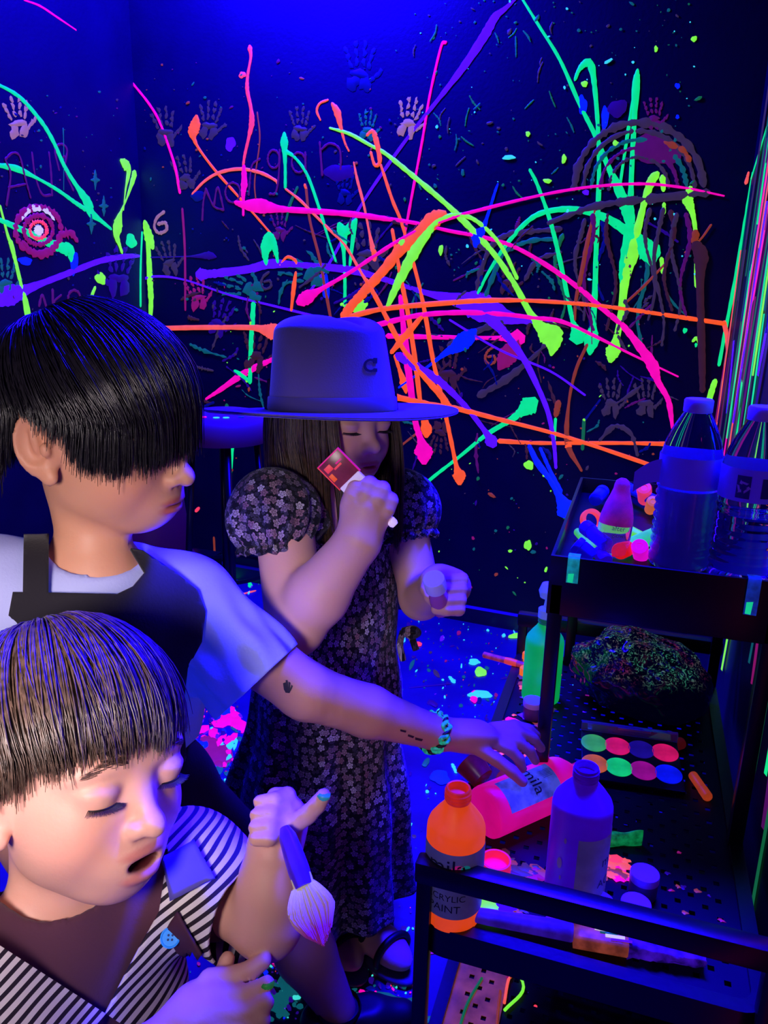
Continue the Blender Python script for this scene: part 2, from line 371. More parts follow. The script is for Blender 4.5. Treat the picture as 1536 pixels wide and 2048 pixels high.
 ('b','dorange',[(430,1165,5),(447,1140,6),(468,1106,8)]), ('b','dorange',[(428,1075,4),(430,1117,5)]),
 ('b','red',[(398,1016,6),(392,1022,6)]),
 ('b','mint',[(341,1086,5),(347,1093,8),(355,1090,7)]),
]
for wk, c, pts in ST: stroke(wk, c, pts)
# faint old drawings: a jellyfish, its tentacles, names, numbers
def arc(cx, cy, rx, ry, a0, a1, w, n=9): return [(cx+rx*math.cos(math.radians(a)), cy-ry*math.sin(math.radians(a)), w) for a in np.linspace(a0, a1, n)]
for k, (rx, ry, wd, c) in enumerate([(130,135,13,'dgrey'),(112,118,8,'dgrey'),(96,100,7,'dteal'),(78,84,6,'dpur'),(60,66,6,'dgrey')]):
    stroke('b', c, arc(1278, 380, rx, ry, 178, 4, wd), 0.5, 'faint_drawing')
stroke('b', 'dgrey', [(1100,445,10),(1160,422,12),(1220,407,12),(1300,398,14),(1412,386,12)], 0.5, 'faint_drawing')
stroke('b', 'dorange', [(1330,285,8),(1365,300,10),(1378,320,8)], 0.5, 'faint_drawing')
for x0, y0, y1, c in [(1160,440,640,'dgrey'),(1178,430,660,'dpur'),(1222,430,660,'brown'),(1245,600,700,'dgrey'),(1300,420,640,'dgrey'),(1318,420,690,'dgrey'),(1338,425,620,'brown'),(1352,430,660,'dgrey'),(1370,430,640,'dpur'),(1120,470,640,'dgreen'),(1200,445,600,'dblue'),(1285,500,720,'dteal')]:
    ph = random.random()*6
    stroke('b', c, [(x0+10*math.sin(ph+i*1.1), y0+(y1-y0)*i/6, 8-i*0.6) for i in range(7)], 0.4, 'faint_drawing')
for pts, c in [([(950,600,7),(962,540,9),(985,490,9),(1020,468,11),(1070,462,12),(1120,458,8)],'dgrey'), ([(965,610,6),(985,555,8),(1010,505,8),(1060,482,9),(1110,478,6)],'dteal'), ([(1050,560,8),(1075,520,9),(1120,505,8)],'dgrey'),
               ([(900,690,9),(960,660,10),(1010,640,8)],'dgrey'), ([(960,790,10),(1010,760,12),(1060,720,10),(1100,680,6)],'dgrey'), ([(1200,880,7),(1230,852,9),(1262,868,9),(1275,910,6)],'dgrey')]:
    stroke('b', c, pts, 0.5, 'faint_drawing')
L = 'faint_letter'
for pts in [[(405,440,4),(407,405,4),(412,378,4)],[(412,378,4),(428,412,4),(447,420,4)],[(428,412,4),(436,375,4),(448,420,4)],
            arc(466,385,15,20,90,450,4), [(500,362,4),(498,390,4)],[(500,362,4),(505,330,4),(520,318,4)],
            arc(548,318,12,18,60,420,4),[(560,300,4),(558,350,4),(552,385,4),(540,388,4)],
            arc(598,325,14,20,60,420,4),[(611,305,4),(612,352,4)],[(640,285,4),(645,350,4)],[(642,300,4),(660,287,4),(680,300,4),(682,345,4)]]:
    stroke('b', 'dpur', pts, 0.3, L)
for pts in [[(12,410,4),(20,350,4),(10,320,4)],[(10,318,4),(24,306,4),(38,312,4),(48,350,4),(60,395,4)],[(16,375,4),(50,368,4)],[(64,305,4),(70,350,4),(84,388,4),(102,390,4)],[(98,305,4),(102,345,4),(104,390,4)],[(118,340,4),(110,300,4),(122,288,4),(134,300,4),(130,340,4),(146,380,4)]]:
    stroke('l', 'dpur', pts, 0.3, L)
for pts in [[(78,612,5),(84,590,5),(92,612,5)],[(105,580,6),(106,625,6)],[(122,590,4),(108,605,4),(124,622,4)],arc(148,596,12,16,90,450,5)]:
    stroke('b', 'dpur', pts, 0.3, L)
for cx, cy, s, c in [(322,446,1.0,'skin'),(533,562,0.8,'dgrey'),(981,712,0.8,'dorange')]:
    stroke('b', c, [(cx+6*s,cy-22*s,6*s),(cx-8*s,cy-10*s,6*s),(cx-13*s,cy+8*s,6*s),(cx-4*s,cy+20*s,6*s),(cx+11*s,cy+14*s,6*s),(cx+9*s,cy,6*s),(cx-5*s,cy+2*s,6*s)], 0.3, L)
for x, y in [(190,360),(207,412),(182,448)]:                       # little four-pointed stars
    stroke('l', 'dteal', [(x,y-20,2),(x,y,10),(x,y+20,2)], 0.3, 'painted_star'); stroke('l', 'dteal', [(x-9,y,2),(x,y,8),(x+9,y,2)], 0.3, 'painted_star')
# painted eye on the left wall
for rr, wd, c in [(5,9,'white'),(17,7,'red'),(29,9,'dpink'),(46,11,'dpink')]:
    stroke('l', c, arc(76, 460, rr, rr, 0, 350, wd, 12), 0.5, 'painted_eye')
stroke('l', 'white', [(34,446,4),(60,418,10),(90,420,8),(108,440,4)], 0.5, 'painted_eye'); stroke('l', 'dpink', [(45,485,8),(70,508,12),(100,505,10),(112,490,5)], 0.5, 'painted_eye')
stroke('l', 'dpink', [(122,470,16),(140,466,14),(152,480,8)], 0.6, 'painted_eye')

def handprint(wk, x, y, h, rot, c, flip=1):
    parts = []; ca, sa = math.cos(math.radians(rot)), math.sin(math.radians(rot)); s = h/70
    def at(u, v): u *= flip; return x+(u*ca-v*sa)*s, y+(u*sa+v*ca)*s
    for u, v, rx, ry in [(-9,20,9,13),(9,20,8,14),(0,6,14,7)]:
        px, py = at(u, v); parts.append(blob_geo(wk, px, py, rx*s, ry*s, math.radians(rot), 0.3, 12))
    for k, (u0, v0, u1, v1) in enumerate([(-14,-6,-22,-28),(-5,-10,-8,-38),(5,-10,6,-38),(13,-6,18,-28),(18,14,30,2)]):
        for t in (0.05, 0.55, 1.0):
            px, py = at(u0+(u1-u0)*t, v0+(v1-v0)*t); parts.append(blob_geo(wk, px, py, 3.4*s, 6.5*s, math.radians(rot+(u1-u0)*2.2*flip), 0.35, 8))
    V, F_ = merge(parts); LAYER[0] += 1
    mesh_obj('handprint', V, F_, pmat(c), WALLS[wk][2])
for a in [('l',36,240,78,-6,'skin',1),('b',330,258,72,-6,'dgrey',1),('b',420,245,70,8,'dgrey',1),('b',370,350,66,-12,'dgrey',1),('b',600,252,64,2,'dgrey',1),('b',818,240,74,12,'skin',1),('b',338,520,64,-10,'dgrey',1),
          ('b',720,140,95,3,'dblue',1),('b',735,255,56,5,'dteal',1),('b',238,548,90,2,'dvio',-1),('b',1308,232,60,0,'dpur',1),('b',735,500,90,-4,'dgrey',1),('b',612,545,90,-80,'dteal',1),('b',490,575,80,-70,'dteal',1),
          ('b',512,705,80,6,'brown',1),('b',895,740,80,-4,'brown',1),('b',560,455,54,0,'dpur',1),('b',690,380,60,0,'dblue',1),('b',1222,800,70,0,'dgrey',1),('b',1292,800,70,0,'dgrey',1),('b',1018,560,60,10,'brown',1),('b',440,640,70,20,'dvio',1),('b',395,590,64,-10,'dpink',1),('b',880,870,60,190,'brown',1),('l',10,560,70,0,'dteal',1)]:
    handprint(*a)
for a in [('b','lime',718,611,18,14),('b','mint',262,482,11,14),('b','lime',201,557,11,12),('b','dblue',395,392,14,10),('b','violet',461,288,10,14),('b','red',485,150,7,7),('b','lime',1312,98,4,6),('b','lime',1388,78,6,6),('b','lime',1169,168,6,7),('b','lime',1232,288,7,7),
          ('b','blue',1355,172,5,6),('b','blue',1355,234,4,4),('b','dvio',1235,217,20,17),('b','lime',1128,318,5,9),('b','lime',1056,268,5,5),('b','aqua',1018,315,12,5),('b','lime',1095,362,8,5),('b','violet',1172,385,6,6),('b','orange',748,508,7,12),('b','lime',805,486,8,14),('b','lime',882,500,5,10),('b','mint',1370,661,5,5),('b','lime',1058,930,9,10),('b','lime',1056,1090,7,11),('b','blue',1165,210,9,20),('b','blue',1210,235,8,22),('b','dpur',1310,300,50,30),('b','dvio',680,345,30,18),('b','blue',652,575,8,24),('b','blue',148,525,7,26),('b','blue',50,522,14,8),('b','mint',1392,690,3,4)]:
    blob(*a)
# scattered specks: too many and too fine to pick apart
def specks(name, wk, n, polyfn, sizes, cols, lab):
    by = {}
    for _ in range(n):
        x, y = polyfn(); c = cols[int(rng.integers(len(cols)))]
        r = sizes[0]+(sizes[1]-sizes[0])*rng.random()**3
        el = 1+rng.random()*1.6*(rng.random() < 0.35)
        by.setdefault(c, []).append(blob_geo(wk, x, y, r*el, r, rng.random()*3.1, 0.2, 7, 0.0009+0.0015*rng.random()))
    for c, parts in by.items():
        o = mesh_obj(name, *merge(parts), pmat(c), WALLS[wk][2]); o['kind'] = 'stuff'; o['label'] = lab
U = lambda a, b: a+(b-a)*rng.random()
specks('paint_specks', 'b', 260, lambda: (U(790, 1400), U(0, 560)), (1.0, 4.2), ['dteal','dgreen','dteal','dgrey','aqua'], 'fine paint specks on the upper back wall')
specks('paint_specks', 'b', 300, lambda: (U(430, 1330), U(560, 1190)), (1.0, 4.0), ['dgreen','dteal','dorange','dgrey','dpink','dvio','lime'], 'fine paint specks on the lower back wall')
specks('paint_specks', 'b', 160, lambda: (U(290, 800), U(120, 620)), (1.0, 3.5), ['dgrey','dorange','dblue','dteal','dpur'], 'fine paint specks beside the names')
specks('paint_specks', 'l', 90, lambda: (U(-40, 255), U(180, 640)), (1.0, 3.5), ['dgrey','dblue','dteal','dpur'], 'fine paint specks on the left wall')
for k in range(26):                                                  # short flicks, upper right
    x, y = U(820, 1150), U(30, 380); a = U(0.6, 2.4); l = U(12, 42)
    stroke('b', ['dteal','dgreen','dgrey'][k % 3], [(x, y, 2), (x+l*0.5*math.cos(a)+U(-4, 4), y+l*0.5*math.sin(a), 3), (x+l*math.cos(a), y+l*math.sin(a), 2)], 0.4, 'paint_flick')
for k in range(150):                                                  # hazy smears between the streaks
    x, y = U(330, 1340), U(430, 900); a = U(0.2, 2.9); l = U(20, 80); wd = U(2, 7)
    stroke('b', ['dgrey','brown','dpur','dblue','dteal','brown','dvio'][k % 7], [(x, y, wd*0.6), (x+l*0.5*math.cos(a)+U(-9, 9), y+l*0.5*math.sin(a), wd), (x+l*math.cos(a), y+l*math.sin(a), wd*0.5)], 0.6, 'paint_smear')

# right wall: dense, nearly vertical runs
def wr(y, z): return CO if False else np.array([0.235, y, z])
def stroke3(c, pts, wd, name='paint_streak'):                         # pts: (y, z) on the right wall
    LAYER[0] += 1; off = 0.0006+0.0002*(LAYER[0] % 24)
    q = catmull([(a, b, wd*k) for a, b, k in pts], 6); V = []; F_ = []
    C = np.stack([np.full(len(q), 0.235-off), q[:, 0], q[:, 1]], 1); T = np.gradient(C, axis=0); T /= np.linalg.norm(T, axis=1, keepdims=True)
    S = np.cross(NR, T)
    for i in range(len(C)):
        wv = q[i, 2]*(1+0.2*rng.standard_normal())
        for u, hh in ((-0.5, 0), (0, 1), (0.5, 0)): V.append(C[i]+S[i]*u*wv+NR*0.0025*hh)
    for i in range(len(C)-1):
        for k in range(2): F_.append((i*3+k, (i+1)*3+k, (i+1)*3+k+1, i*3+k+1))
    mesh_obj(name, V, F_, pmat(c), wall_right)
cc = ['dpur','pink','dvio','mint','dpur','sal','dblue','dgrey','dpink','mint','dpink','dteal','lime','dgrey','violet','dgreen']
for k in range(110):
    y0 = 0.5+1.98*rng.random(); zt = U(0.9, 2.1) if k % 5 else U(1.6, 2.4); z0 = zt-U(0.15, 0.9)
    c = cc[k % len(cc)]; dr = U(-0.10, 0.10)
    stroke3(c, [(y0, zt, 0.6), (y0+dr*0.4, zt*0.6+z0*0.4, 1.1), (y0+dr, z0, 0.8)], U(0.006, 0.03))
stroke('b', 'mint', [(1507,345,6),(1488,460,7),(1470,563,7),(1455,639,6),(1438,730,6)]); stroke('b', 'lime', [(1430,762,9),(1424,780,10),(1417,804,9)])
stroke3('mint', [(2.49,1.47,1),(2.2,1.6,1),(1.7,1.85,1)], 0.012)
stroke('b', 'sal', [(1449,645,8),(1455,690,7),(1456,740,6),(1453,775,5)]); stroke('b','sal',[(1497,345,4),(1492,366,6)])

# floor splatter
FC = ['aqua','dteal','dpink','red','dvio','dblue','dteal','dvio','dgrey','aqua','violet','dvio','dpink']
def on_floor(): return (U(-500, 1300), 1150+900*rng.random()**1.1)
specks('floor_specks', 'f', 1900, on_floor, (1.0, 5.5), FC, 'glowing specks of paint on the floor')
specks('floor_specks', 'f', 170, lambda: (U(820, 1080), U(1225, 1480)), (1.0, 4.4), ['dgrey','aqua','dteal','dpink','dvio','dteal','dgrey'], 'glowing specks of paint on the floor')
specks('floor_specks', 'f', 320, lambda: (U(340, 480), U(1420, 1640)), (2, 12), ['pink','dpink','violet','aqua','dvio','blue','pink','dteal'], 'glowing specks of paint on the floor')
specks('floor_specks', 'f', 220, lambda: (U(470, 600), U(1900, 2040)), (2, 8), ['dteal','dvio','blue','aqua','dteal'], 'glowing specks of paint on the floor')
specks('floor_specks', 'f', 200, lambda: (U(670, 860), U(1850, 2048)), (2, 8), ['dteal','dvio','dvio','aqua','dteal','pink'], 'glowing specks of paint on the floor')
for a in [('f','pink',583,1955,15,10),('f','dteal',575,1985,34,26,-0.4,0.5),('f','dteal',545,2010,26,18,0.3,0.5),('f','aqua',590,1990,12,9,0,0.5),('f','pink',682,1912,18,9),('f','lime',961,1345,13,9),('f','aqua',960,1390,22,9),('f','pink',948,1395,8,12),('f','aqua',948,1325,12,6),('f','lime',1033,1273,18,5),('f','blue',880,1556,20,14),('f','red',836,1290,8,5),('f','mint',450,1160,18,8),('f','mint',424,1160,8,6),('f','mint',500,1170,5,5),('f','aqua',448,1490,8,6),('f','red',416,1618,9,5),('f','mint',425,1570,22,16,0,0.5),('f','dteal',687,1955,16,26,0.2,0.4),('f','pink',455,1440,30,16,0.5,0.5),('f','dpink',430,1510,26,40,0.6,0.4),('f','dteal',800,2010,34,26,0,0.6)]:
    blob(*a)
for c, pts in [('sal',[(458,1198,7),(480,1190,7),(510,1182,7)]),('pink',[(400,1530,10),(425,1500,14),(450,1470,10)]),('dvio',[(820,1376,4),(900,1368,5)]),('dvio',[(1003,1358,5),(1028,1353,8)]),('aqua',[(900,1355,7),(908,1366,7)]),('aqua',[(897,1885,8),(900,1900,8),(896,1908,6)]),('dpink',[(850,1908,6),(890,1904,8)]),('pink',[(540,1925,3),(580,1950,5)]),('aqua',[(905,1530,6),(912,1546,6)])]:
    stroke('f', c, pts, 0.3, 'floor_streak')
# ------------------------------------------------------------------ the black utility cart
M_black = mat('black_metal', (13, 12, 16), 0.32, spec=0.5, bump=0.05, bscale=120)
M_black_dirty = mat('black_metal_dirty', (13, 12, 16), 0.5, spec=0.22, vary=0.5, vscale=25)
cart = thing('utility_cart', (0, 1.15, 0), 'black metal rolling cart with perforated trays crowded with paint', 'cart')
cart.matrix_world = Matrix.Translation((0, 1.15, 0)); CO_C = np.array([0, 1.15, 0])
X0, X1, Y0, Y1 = -0.186, 0.205, 0.752, 1.545
ZT, ZS = 0.40, 0.13
def cbox(name, lo, hi, m=M_black, bev=0.003):
    return box_obj(name, np.array(lo)-CO_C, np.array(hi)-CO_C, m, cart, bev)
def perforated(name, x0, x1, y0, y1, z, pitch, hole, th, material, rad=0.03):
    nx = max(1, round((x1-x0)/pitch)); ny = max(1, round((y1-y0)/pitch)); V = []; F_ = []; dx = (x1-x0)/nx; dy = (y1-y0)/ny
    for zz in (z, z-th):
        for j in range(ny+1):
            for i in range(nx+1): V.append((x0+i*dx, y0+j*dy, zz))
    g = (nx+1)*(ny+1)
    for j in range(ny):
        for i in range(nx):
            cx, cy = x0+(i+0.5)*dx, y0+(j+0.5)*dy
            c = [j*(nx+1)+i, j*(nx+1)+i+1, (j+1)*(nx+1)+i+1, (j+1)*(nx+1)+i]
            if (i+j) % 2 == 0 or i in (0, nx-1) or j in (0, ny-1):
                F_.append(tuple(c)); F_.append(tuple(g+q for q in reversed(c))); continue
            b = len(V); h = hole/2
            for zz in (z, z-th):
                for a, e in ((-h, -h), (h, -h), (h, h), (-h, h)): V.append((cx+a, cy+e, zz))
            for k in range(4):
                k2 = (k+1) % 4
                F_.append((c[k], c[k2], b+k2, b+k)); F_.append((g+c[k2], g+c[k], b+4+k, b+4+k2)); F_.append((b+k, b+k2, b+4+k2, b+4+k))
    V = np.array(V)-CO_C
    return mesh_obj(name, V, F_, material, cart, False)
perforated('tray_floor', X0+0.012, X1-0.012, Y0+0.012, Y1-0.012, ZT, 0.0165, 0.0075, 0.0015, M_black_dirty)
perforated('shelf_floor', X0+0.012, X1-0.012, Y0+0.012, Y1-0.012, ZS, 0.0165, 0.0075, 0.0015, M_black_dirty)
def rim(name, x0, x1, y0, y1, z0, z1, r, th, m):                      # rounded rectangular skirt
    def loop(rr, ins):
        pts = []
        for cx, cy, a0 in ((x1-r, y1-r, 0), (x0+r, y1-r, 90), (x0+r, y0+r, 180), (x1-r, y0+r, 270)):
            for a in np.linspace(a0, a0+90, 8): pts.append((cx+(r-ins)*math.cos(math.radians(a)), cy+(r-ins)*math.sin(math.radians(a))))
        return pts
    A, B = loop(r, 0), loop(r, th); n = len(A); V = []
    for q, z in ((A, z0), (A, z1), (B, z1), (B, z0)): V += [(p[0], p[1], z) for p in q]
    F_ = []
    for k in range(4):
        for i in range(n): F_.append((k*n+i, k*n+(i+1) % n, ((k+1) % 4)*n+(i+1) % n, ((k+1) % 4)*n+i))
    o = mesh_obj(name, np.array(V)-CO_C, F_, m, cart); o.data.set_sharp_from_angle(angle=math.radians(40)); return o
rim('tray_rim', X0-0.004, X1+0.004, Y0-0.004, Y1+0.004, ZT-0.035, ZT+0.006, 0.035, 0.018, M_black)
rim('shelf_rim', X0-0.004, X1+0.004, Y0-0.004, Y1+0.004, ZS-0.035, ZS+0.012, 0.035, 0.018, M_black)
for x in (X0+0.004, X1-0.004):
    for y in (Y0+0.002, Y1-0.002):
        cbox('post', (x-0.0095, y-0.0095, 0.055), (x+0.0095, y+0.0095, 0.492), M_black, 0.004)
for y in (Y0+0.002, Y1-0.002):
    cbox('end_rail', (X0-0.008, y-0.012, 0.468), (X1+0.008, y+0.012, 0.498), M_black, 0.006)
for x in (X0+0.01, X1-0.01):
    for y in (Y0+0.01, Y1-0.01):
        v, f = lathe([(0.004, -0.011), (0.022, -0.011), (0.026, -0.007), (0.026, 0.007), (0.022, 0.011), (0.004, 0.011)], 24)
        v = [(x+q[2]-CO_C[0], y+q[0]-CO_C[1], 0.026+q[1]) for q in v]
        mesh_obj('caster', v, f, mat('caster_rubber', (16, 16, 18), 0.6), cart)
# upper tray on four uprights
UX0, UX1, UY0, UY1, UZ = -0.088, 0.207, 1.042, 1.545, 0.772
cbox('upper_tray_floor', (UX0, UY0, UZ-0.006), (UX1, UY1, UZ), M_black_dirty, 0.002)
cbox('upper_tray_wall', (UX0-0.004, UY0-0.004, UZ-0.058), (UX1+0.004, UY0+0.002, 0.802), M_black, 0.002)
cbox('upper_tray_wall', (UX0-0.004, UY1-0.002, UZ-0.058), (UX1+0.004, UY1+0.004, 0.802), M_black, 0.002)
cbox('upper_tray_wall', (UX0-0.004, UY0, UZ-0.058), (UX0+0.002, UY1, 0.802), M_black, 0.002)
cbox('upper_tray_wall', (UX1-0.002, UY0, UZ-0.058), (UX1+0.004, UY1, 0.802), M_black, 0.002)
for x in (UX0+0.008, UX1-0.008):
    for y in (UY0+0.006, UY1-0.012):
        cbox('upright', (x-0.010, y-0.010, ZT-0.004), (x+0.010, y+0.010, UZ-0.01), M_black, 0.003)
cbox('cross_bar', (UX0, UY1-0.02, 0.60), (UX1, UY1-0.006, 0.62), M_black, 0.003)
# paint crusted on the trays
def crust(name, x0, x1, y0, y1, z, n, cols, size, seed):
    r = np.random.default_rng(seed); by = {}
    for k in range(n):
        cx, cy = x0+(x1-x0)*r.random(), y0+(y1-y0)*r.random(); R_ = size*(0.35+r.random()); ph = r.random(3)*6.28; sg = 12
        V = [(cx+R_*(1+.35*math.sin(2*a+ph[0])+.25*math.sin(5*a+ph[1]))*math.cos(a)*(1.5 if k % 3 == 0 else 1), cy+R_*(1+.35*math.sin(3*a+ph[2]))*math.sin(a), z+0.0004+0.00006*k) for a in np.linspace(0, 2*math.pi, sg, endpoint=False)]
        V.append((cx, cy, z+0.0014+0.0012*r.random()+0.00006*k)); V = np.array(V)-CO_C
        by.setdefault(cols[k % len(cols)], []).append((V, [(i, (i+1) % sg, sg) for i in range(sg)]))
    for c, parts in by.items():
        o = mesh_obj(name, *merge(parts), pmat(c), cart); o['kind'] = 'stuff'; o['label'] = 'dried glowing paint on the cart tray'
crust('dried_paint', -0.15, -0.03, 0.80, 0.86, ZT, 30, ['pink','dpink','dpur','violet','dgrey','dorange'], 0.008, 3)
crust('dried_paint', -0.12, -0.06, 0.86, 0.92, ZT, 16, ['dorange','brown','dpink','dgrey'], 0.010, 4)
crust('dried_paint', -0.17, -0.09, 1.15, 1.50, ZT, 60, ['sal','orange','dpink','dorange','violet','dgrey','pink'], 0.010, 5)
crust('dried_paint', 0.00, 0.055, 0.915, 0.955, ZT, 22, ['red','sal','pink','dorange'], 0.010, 6)
crust('dried_paint', 0.10, 0.17, 0.87, 1.0, ZT, 9, ['dpink','dorange','dvio'], 0.004, 8)
crust('dried_paint', -0.15, 0.0, 1.02, 1.12, ZT, 26, ['dpink','violet','brown','dpur','sal'], 0.009, 9)
# streaky pink-brown spill on the bottom shelf (lies over the perforations)
M_spill = mat('shelf_spill', (120, 62, 74), 0.5, 0.35, (190, 90, 90), vary=0.55, vscale=30)
perforated('paint_spill', -0.172, -0.095, 0.78, 1.12, ZS+0.003, 0.0165, 0.0075, 0.0008, M_spill)
for k in range(14):
    xa = -0.17+0.08*rng.random(); ya = 0.80+0.26*rng.random()
    V, F_ = tube(catmull([(xa, ya, ZS+0.005), (xa+0.012*rng.standard_normal(), ya+0.05, ZS+0.005), (xa+0.02*rng.standard_normal(), ya+0.1, ZS+0.005)], 6), 0.0016+0.001*rng.random(), 6)
    mesh_obj('spill_streak', np.array(V)-CO_C, F_, pmat(['dpink','dgrey','pink','dorange','lime','dgreen','sal'][k % 7]), cart)

# ------------------------------------------------------------------ bottles and pots
M_label = mat('bottle_label', (150, 146, 156), 0.55, 0.05, (120, 120, 190), vary=0.3, vscale=30)
M_ink = mat('label_ink', (24, 20, 40), 0.6)
def paint_bottle(label, glow, loc, R=None, hgt=0.178, rad=0.0355, lab=True, name='paint_bottle', rot=0.0, cap=None, e=0.55, lz=(0.022, 0.108), lab_arc=(-70, 75)):
    Mb = mat('plastic_'+name+'_%d_%d_%d' % glow, tuple(v*0.8 for v in glow), 0.42, e, glow, spec=0.4, vary=0.15, vscale=25)
    t = thing(name, loc, label, 'paint bottle', 'paint bottles on the cart', R)
    nr = 0.0148; sh = hgt-0.052
    body = lathe_obj('body', [(rad*0.9, 0.0), (rad*0.98, 0.003), (rad, 0.008), (rad, sh-0.006), (rad*0.985, sh), (rad*0.93, sh+0.006), (rad*0.72, sh+0.017), (rad*0.52, sh+0.026), (nr+0.0015, sh+0.030), (nr, sh+0.034)], Mb, t, 48, True, False, 70)
    nk = [(nr, sh+0.032)]
    for k in range(3):
        z = sh+0.036+k*0.0045; nk += [(nr, z), (nr+0.0014, z+0.001), (nr+0.0014, z+0.002), (nr, z+0.003)]
    nk += [(nr, hgt-0.001), (nr-0.001, hgt), (nr-0.0025, hgt-0.0006), (nr-0.003, hgt-0.004), (nr-0.003, hgt-0.010)]
    lathe_obj('neck', nk, mat('neck_'+name+'_%d_%d_%d' % glow, tuple(v*0.7 for v in glow), 0.42, e*0.62, (min(255, glow[0]*0.9+20), glow[1]*0.55, min(255, glow[2]+18)), vary=0.3, vscale=60), t, 40, False, True, 30)  # same plastic with a dimmer, redder glow: neck shading put into the colour
    if cap:
        lathe_obj('cap', [(nr+0.002, hgt-0.016), (nr+0.003, hgt-0.016), (nr+0.003, hgt-0.003), (nr+0.001, hgt+0.001), (0.001, hgt+0.001)], cap, t, 32, True, True)
    if lab:
        V = []; F_ = []; N = 28; rr = rad+0.0007
        for z in (lz[0], (lz[0]+lz[1])/2, lz[1]):
            for a in np.linspace(lab_arc[0], lab_arc[1], N): V.append((rr*math.cos(math.radians(a+rot)), rr*math.sin(math.radians(a+rot)), z))
        for j in range(2):
            for i in range(N-1): F_.append((j*N+i, j*N+i+1, (j+1)*N+i+1, (j+1)*N+i))
        lb = mesh_obj('label_sheet', V, F_, M_label, t)
        return t, lb, rr
    return t, None, rad
def wrap_text(t, body, size, rr, ang, z, m=M_ink, name='lettering'):  # letters bent round a bottle
    o = text_obj(name, body, size, (0, 0, 0), np.eye(3), m, t, 0.0)
    me = o.data
    for v in me.vertices:
        a = math.radians(ang)+v.co.x/rr; v.co = ((rr+0.0005)*math.cos(a), (rr+0.0005)*math.sin(a), z+v.co.y)
    return o
def toward(loc):                                                       # angle that faces the camera
    return math.degrees(math.atan2(-loc[1], -loc[0]))
g = G(903, 1828, ZT); ob = (g[0], g[1], ZT+0.001); ang = toward(ob)
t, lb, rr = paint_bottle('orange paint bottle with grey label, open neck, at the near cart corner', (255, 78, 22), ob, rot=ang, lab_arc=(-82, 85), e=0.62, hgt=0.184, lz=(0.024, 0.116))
wrap_text(lb, 'mila', 0.030, rr, ang-14, 0.088); wrap_text(lb, 'ACRYLIC', 0.0125, rr, ang-14, 0.050); wrap_text(lb, 'PAINT', 0.0145, rr, ang-16, 0.034)
V, F_ = lathe([(0.0002, 0), (0.005, 0.0)], 16, False, True)
for k, (aa, zz, rr2, cname) in enumerate([(8, 0.096, 0.008, 'dpink'), (16, 0.090, 0.008, 'dvio'), (22, 0.097, 0.006, 'dteal')]):
    Vb = [((rr+0.0004+0.00005*k)*math.cos(math.radians(ang+aa)+rr2*math.cos(q)/rr), (rr+0.0004+0.00005*k)*math.sin(math.radians(ang+aa)+rr2*math.cos(q)/rr), zz+rr2*0.8*math.sin(q)) for q in np.linspace(0, 6.283, 18, endpoint=False)]
    mesh_obj('logo_splash', Vb, [tuple(range(18))], pmat(cname), lb)
g = G(1146, 1790, ZT); pb = (g[0], g[1], ZT+0.001); ang = toward(pb)
t, lb, rr = paint_bottle('tall purple paint bottle with torn label beside the palette', (84, 10, 235), pb, rot=ang+38, hgt=0.192, rad=0.0375, lab_arc=(-38, 70), e=0.22, lz=(0.012, 0.112))
wrap_text(lb, 'AC', 0.016, rr, ang+62, 0.040); wrap_text(lb, 'mi', 0.020, rr, ang+66, 0.070)
for a_, z_, s_ in [(-32, 0.070, 1.0), (-24, 0.105, 0.5), (-28, 0.05, 0.4)]:
    Vb = [((rr+0.0004)*math.cos(math.radians(ang+a_)+0.0035*s_*math.cos(q)/rr), (rr+0.0004)*math.sin(math.radians(ang+a_)+0.0035*s_*math.cos(q)/rr), z_+0.008*s_*math.sin(q)) for q in np.linspace(0, 6.283, 14, endpoint=False)]
    mesh_obj('paint_drip', Vb, [tuple(range(14))], M_label, t)
# pink bottle lying down
a = G(965, 1672, ZT); b = G(1150, 1590, ZT); ax = unit(b-a)
R = frame(ax, (0, 0, 1))
t, lb, rr = paint_bottle('pink paint bottle lying on its side between orange and purple bottles', (250, 10, 150), (a[0], a[1], ZT+0.0385), R, hgt=0.20, rad=0.0375, rot=30, lab_arc=(-38, 38), e=0.52, lz=(0.02, 0.118))
lb.data.materials[0] = mat('label_pale_blue', (170, 172, 210), 0.5, 0.35, (70, 100, 235), vary=0.55, vscale=60)
wrap_text(lb, 'mila', 0.026, rr, 22, 0.07)
for k in range(6):
    Vb = [((rr+0.0004)*math.cos(math.radians(8)+q[0]), (rr+0.0004)*math.sin(math.radians(8)+q[0]), q[1]) for q in [(0.06*k, 0.095), (0.06*k+0.012, 0.095), (0.06*k+0.012, 0.112), (0.06*k, 0.112)]]
    mesh_obj('barcode_bar', Vb, [(0, 1, 2, 3)], M_ink, lb, False)
g = G(1092, 1402, ZT); gb = (g[0]-0.012, g[1]+0.005, ZT+0.001)
t, _, _ = paint_bottle('green paint bottle with pump top behind the left upright', (12, 215, 105), gb, lab=False, hgt=0.176, rad=0.036, e=0.42)
lathe_obj('pump_collar', [(0.017, 0.170), (0.017, 0.186), (0.008, 0.190), (0.006, 0.205)], mat('pump_plastic', (190, 190, 230), 0.4, 0.25, (60, 120, 240)), t, 24)
lathe_obj('pump_head', [(0.004, 0.204), (0.016, 0.210), (0.019, 0.222), (0.014, 0.236), (0.004, 0.240)], MATS['pump_plastic'], t, 24)
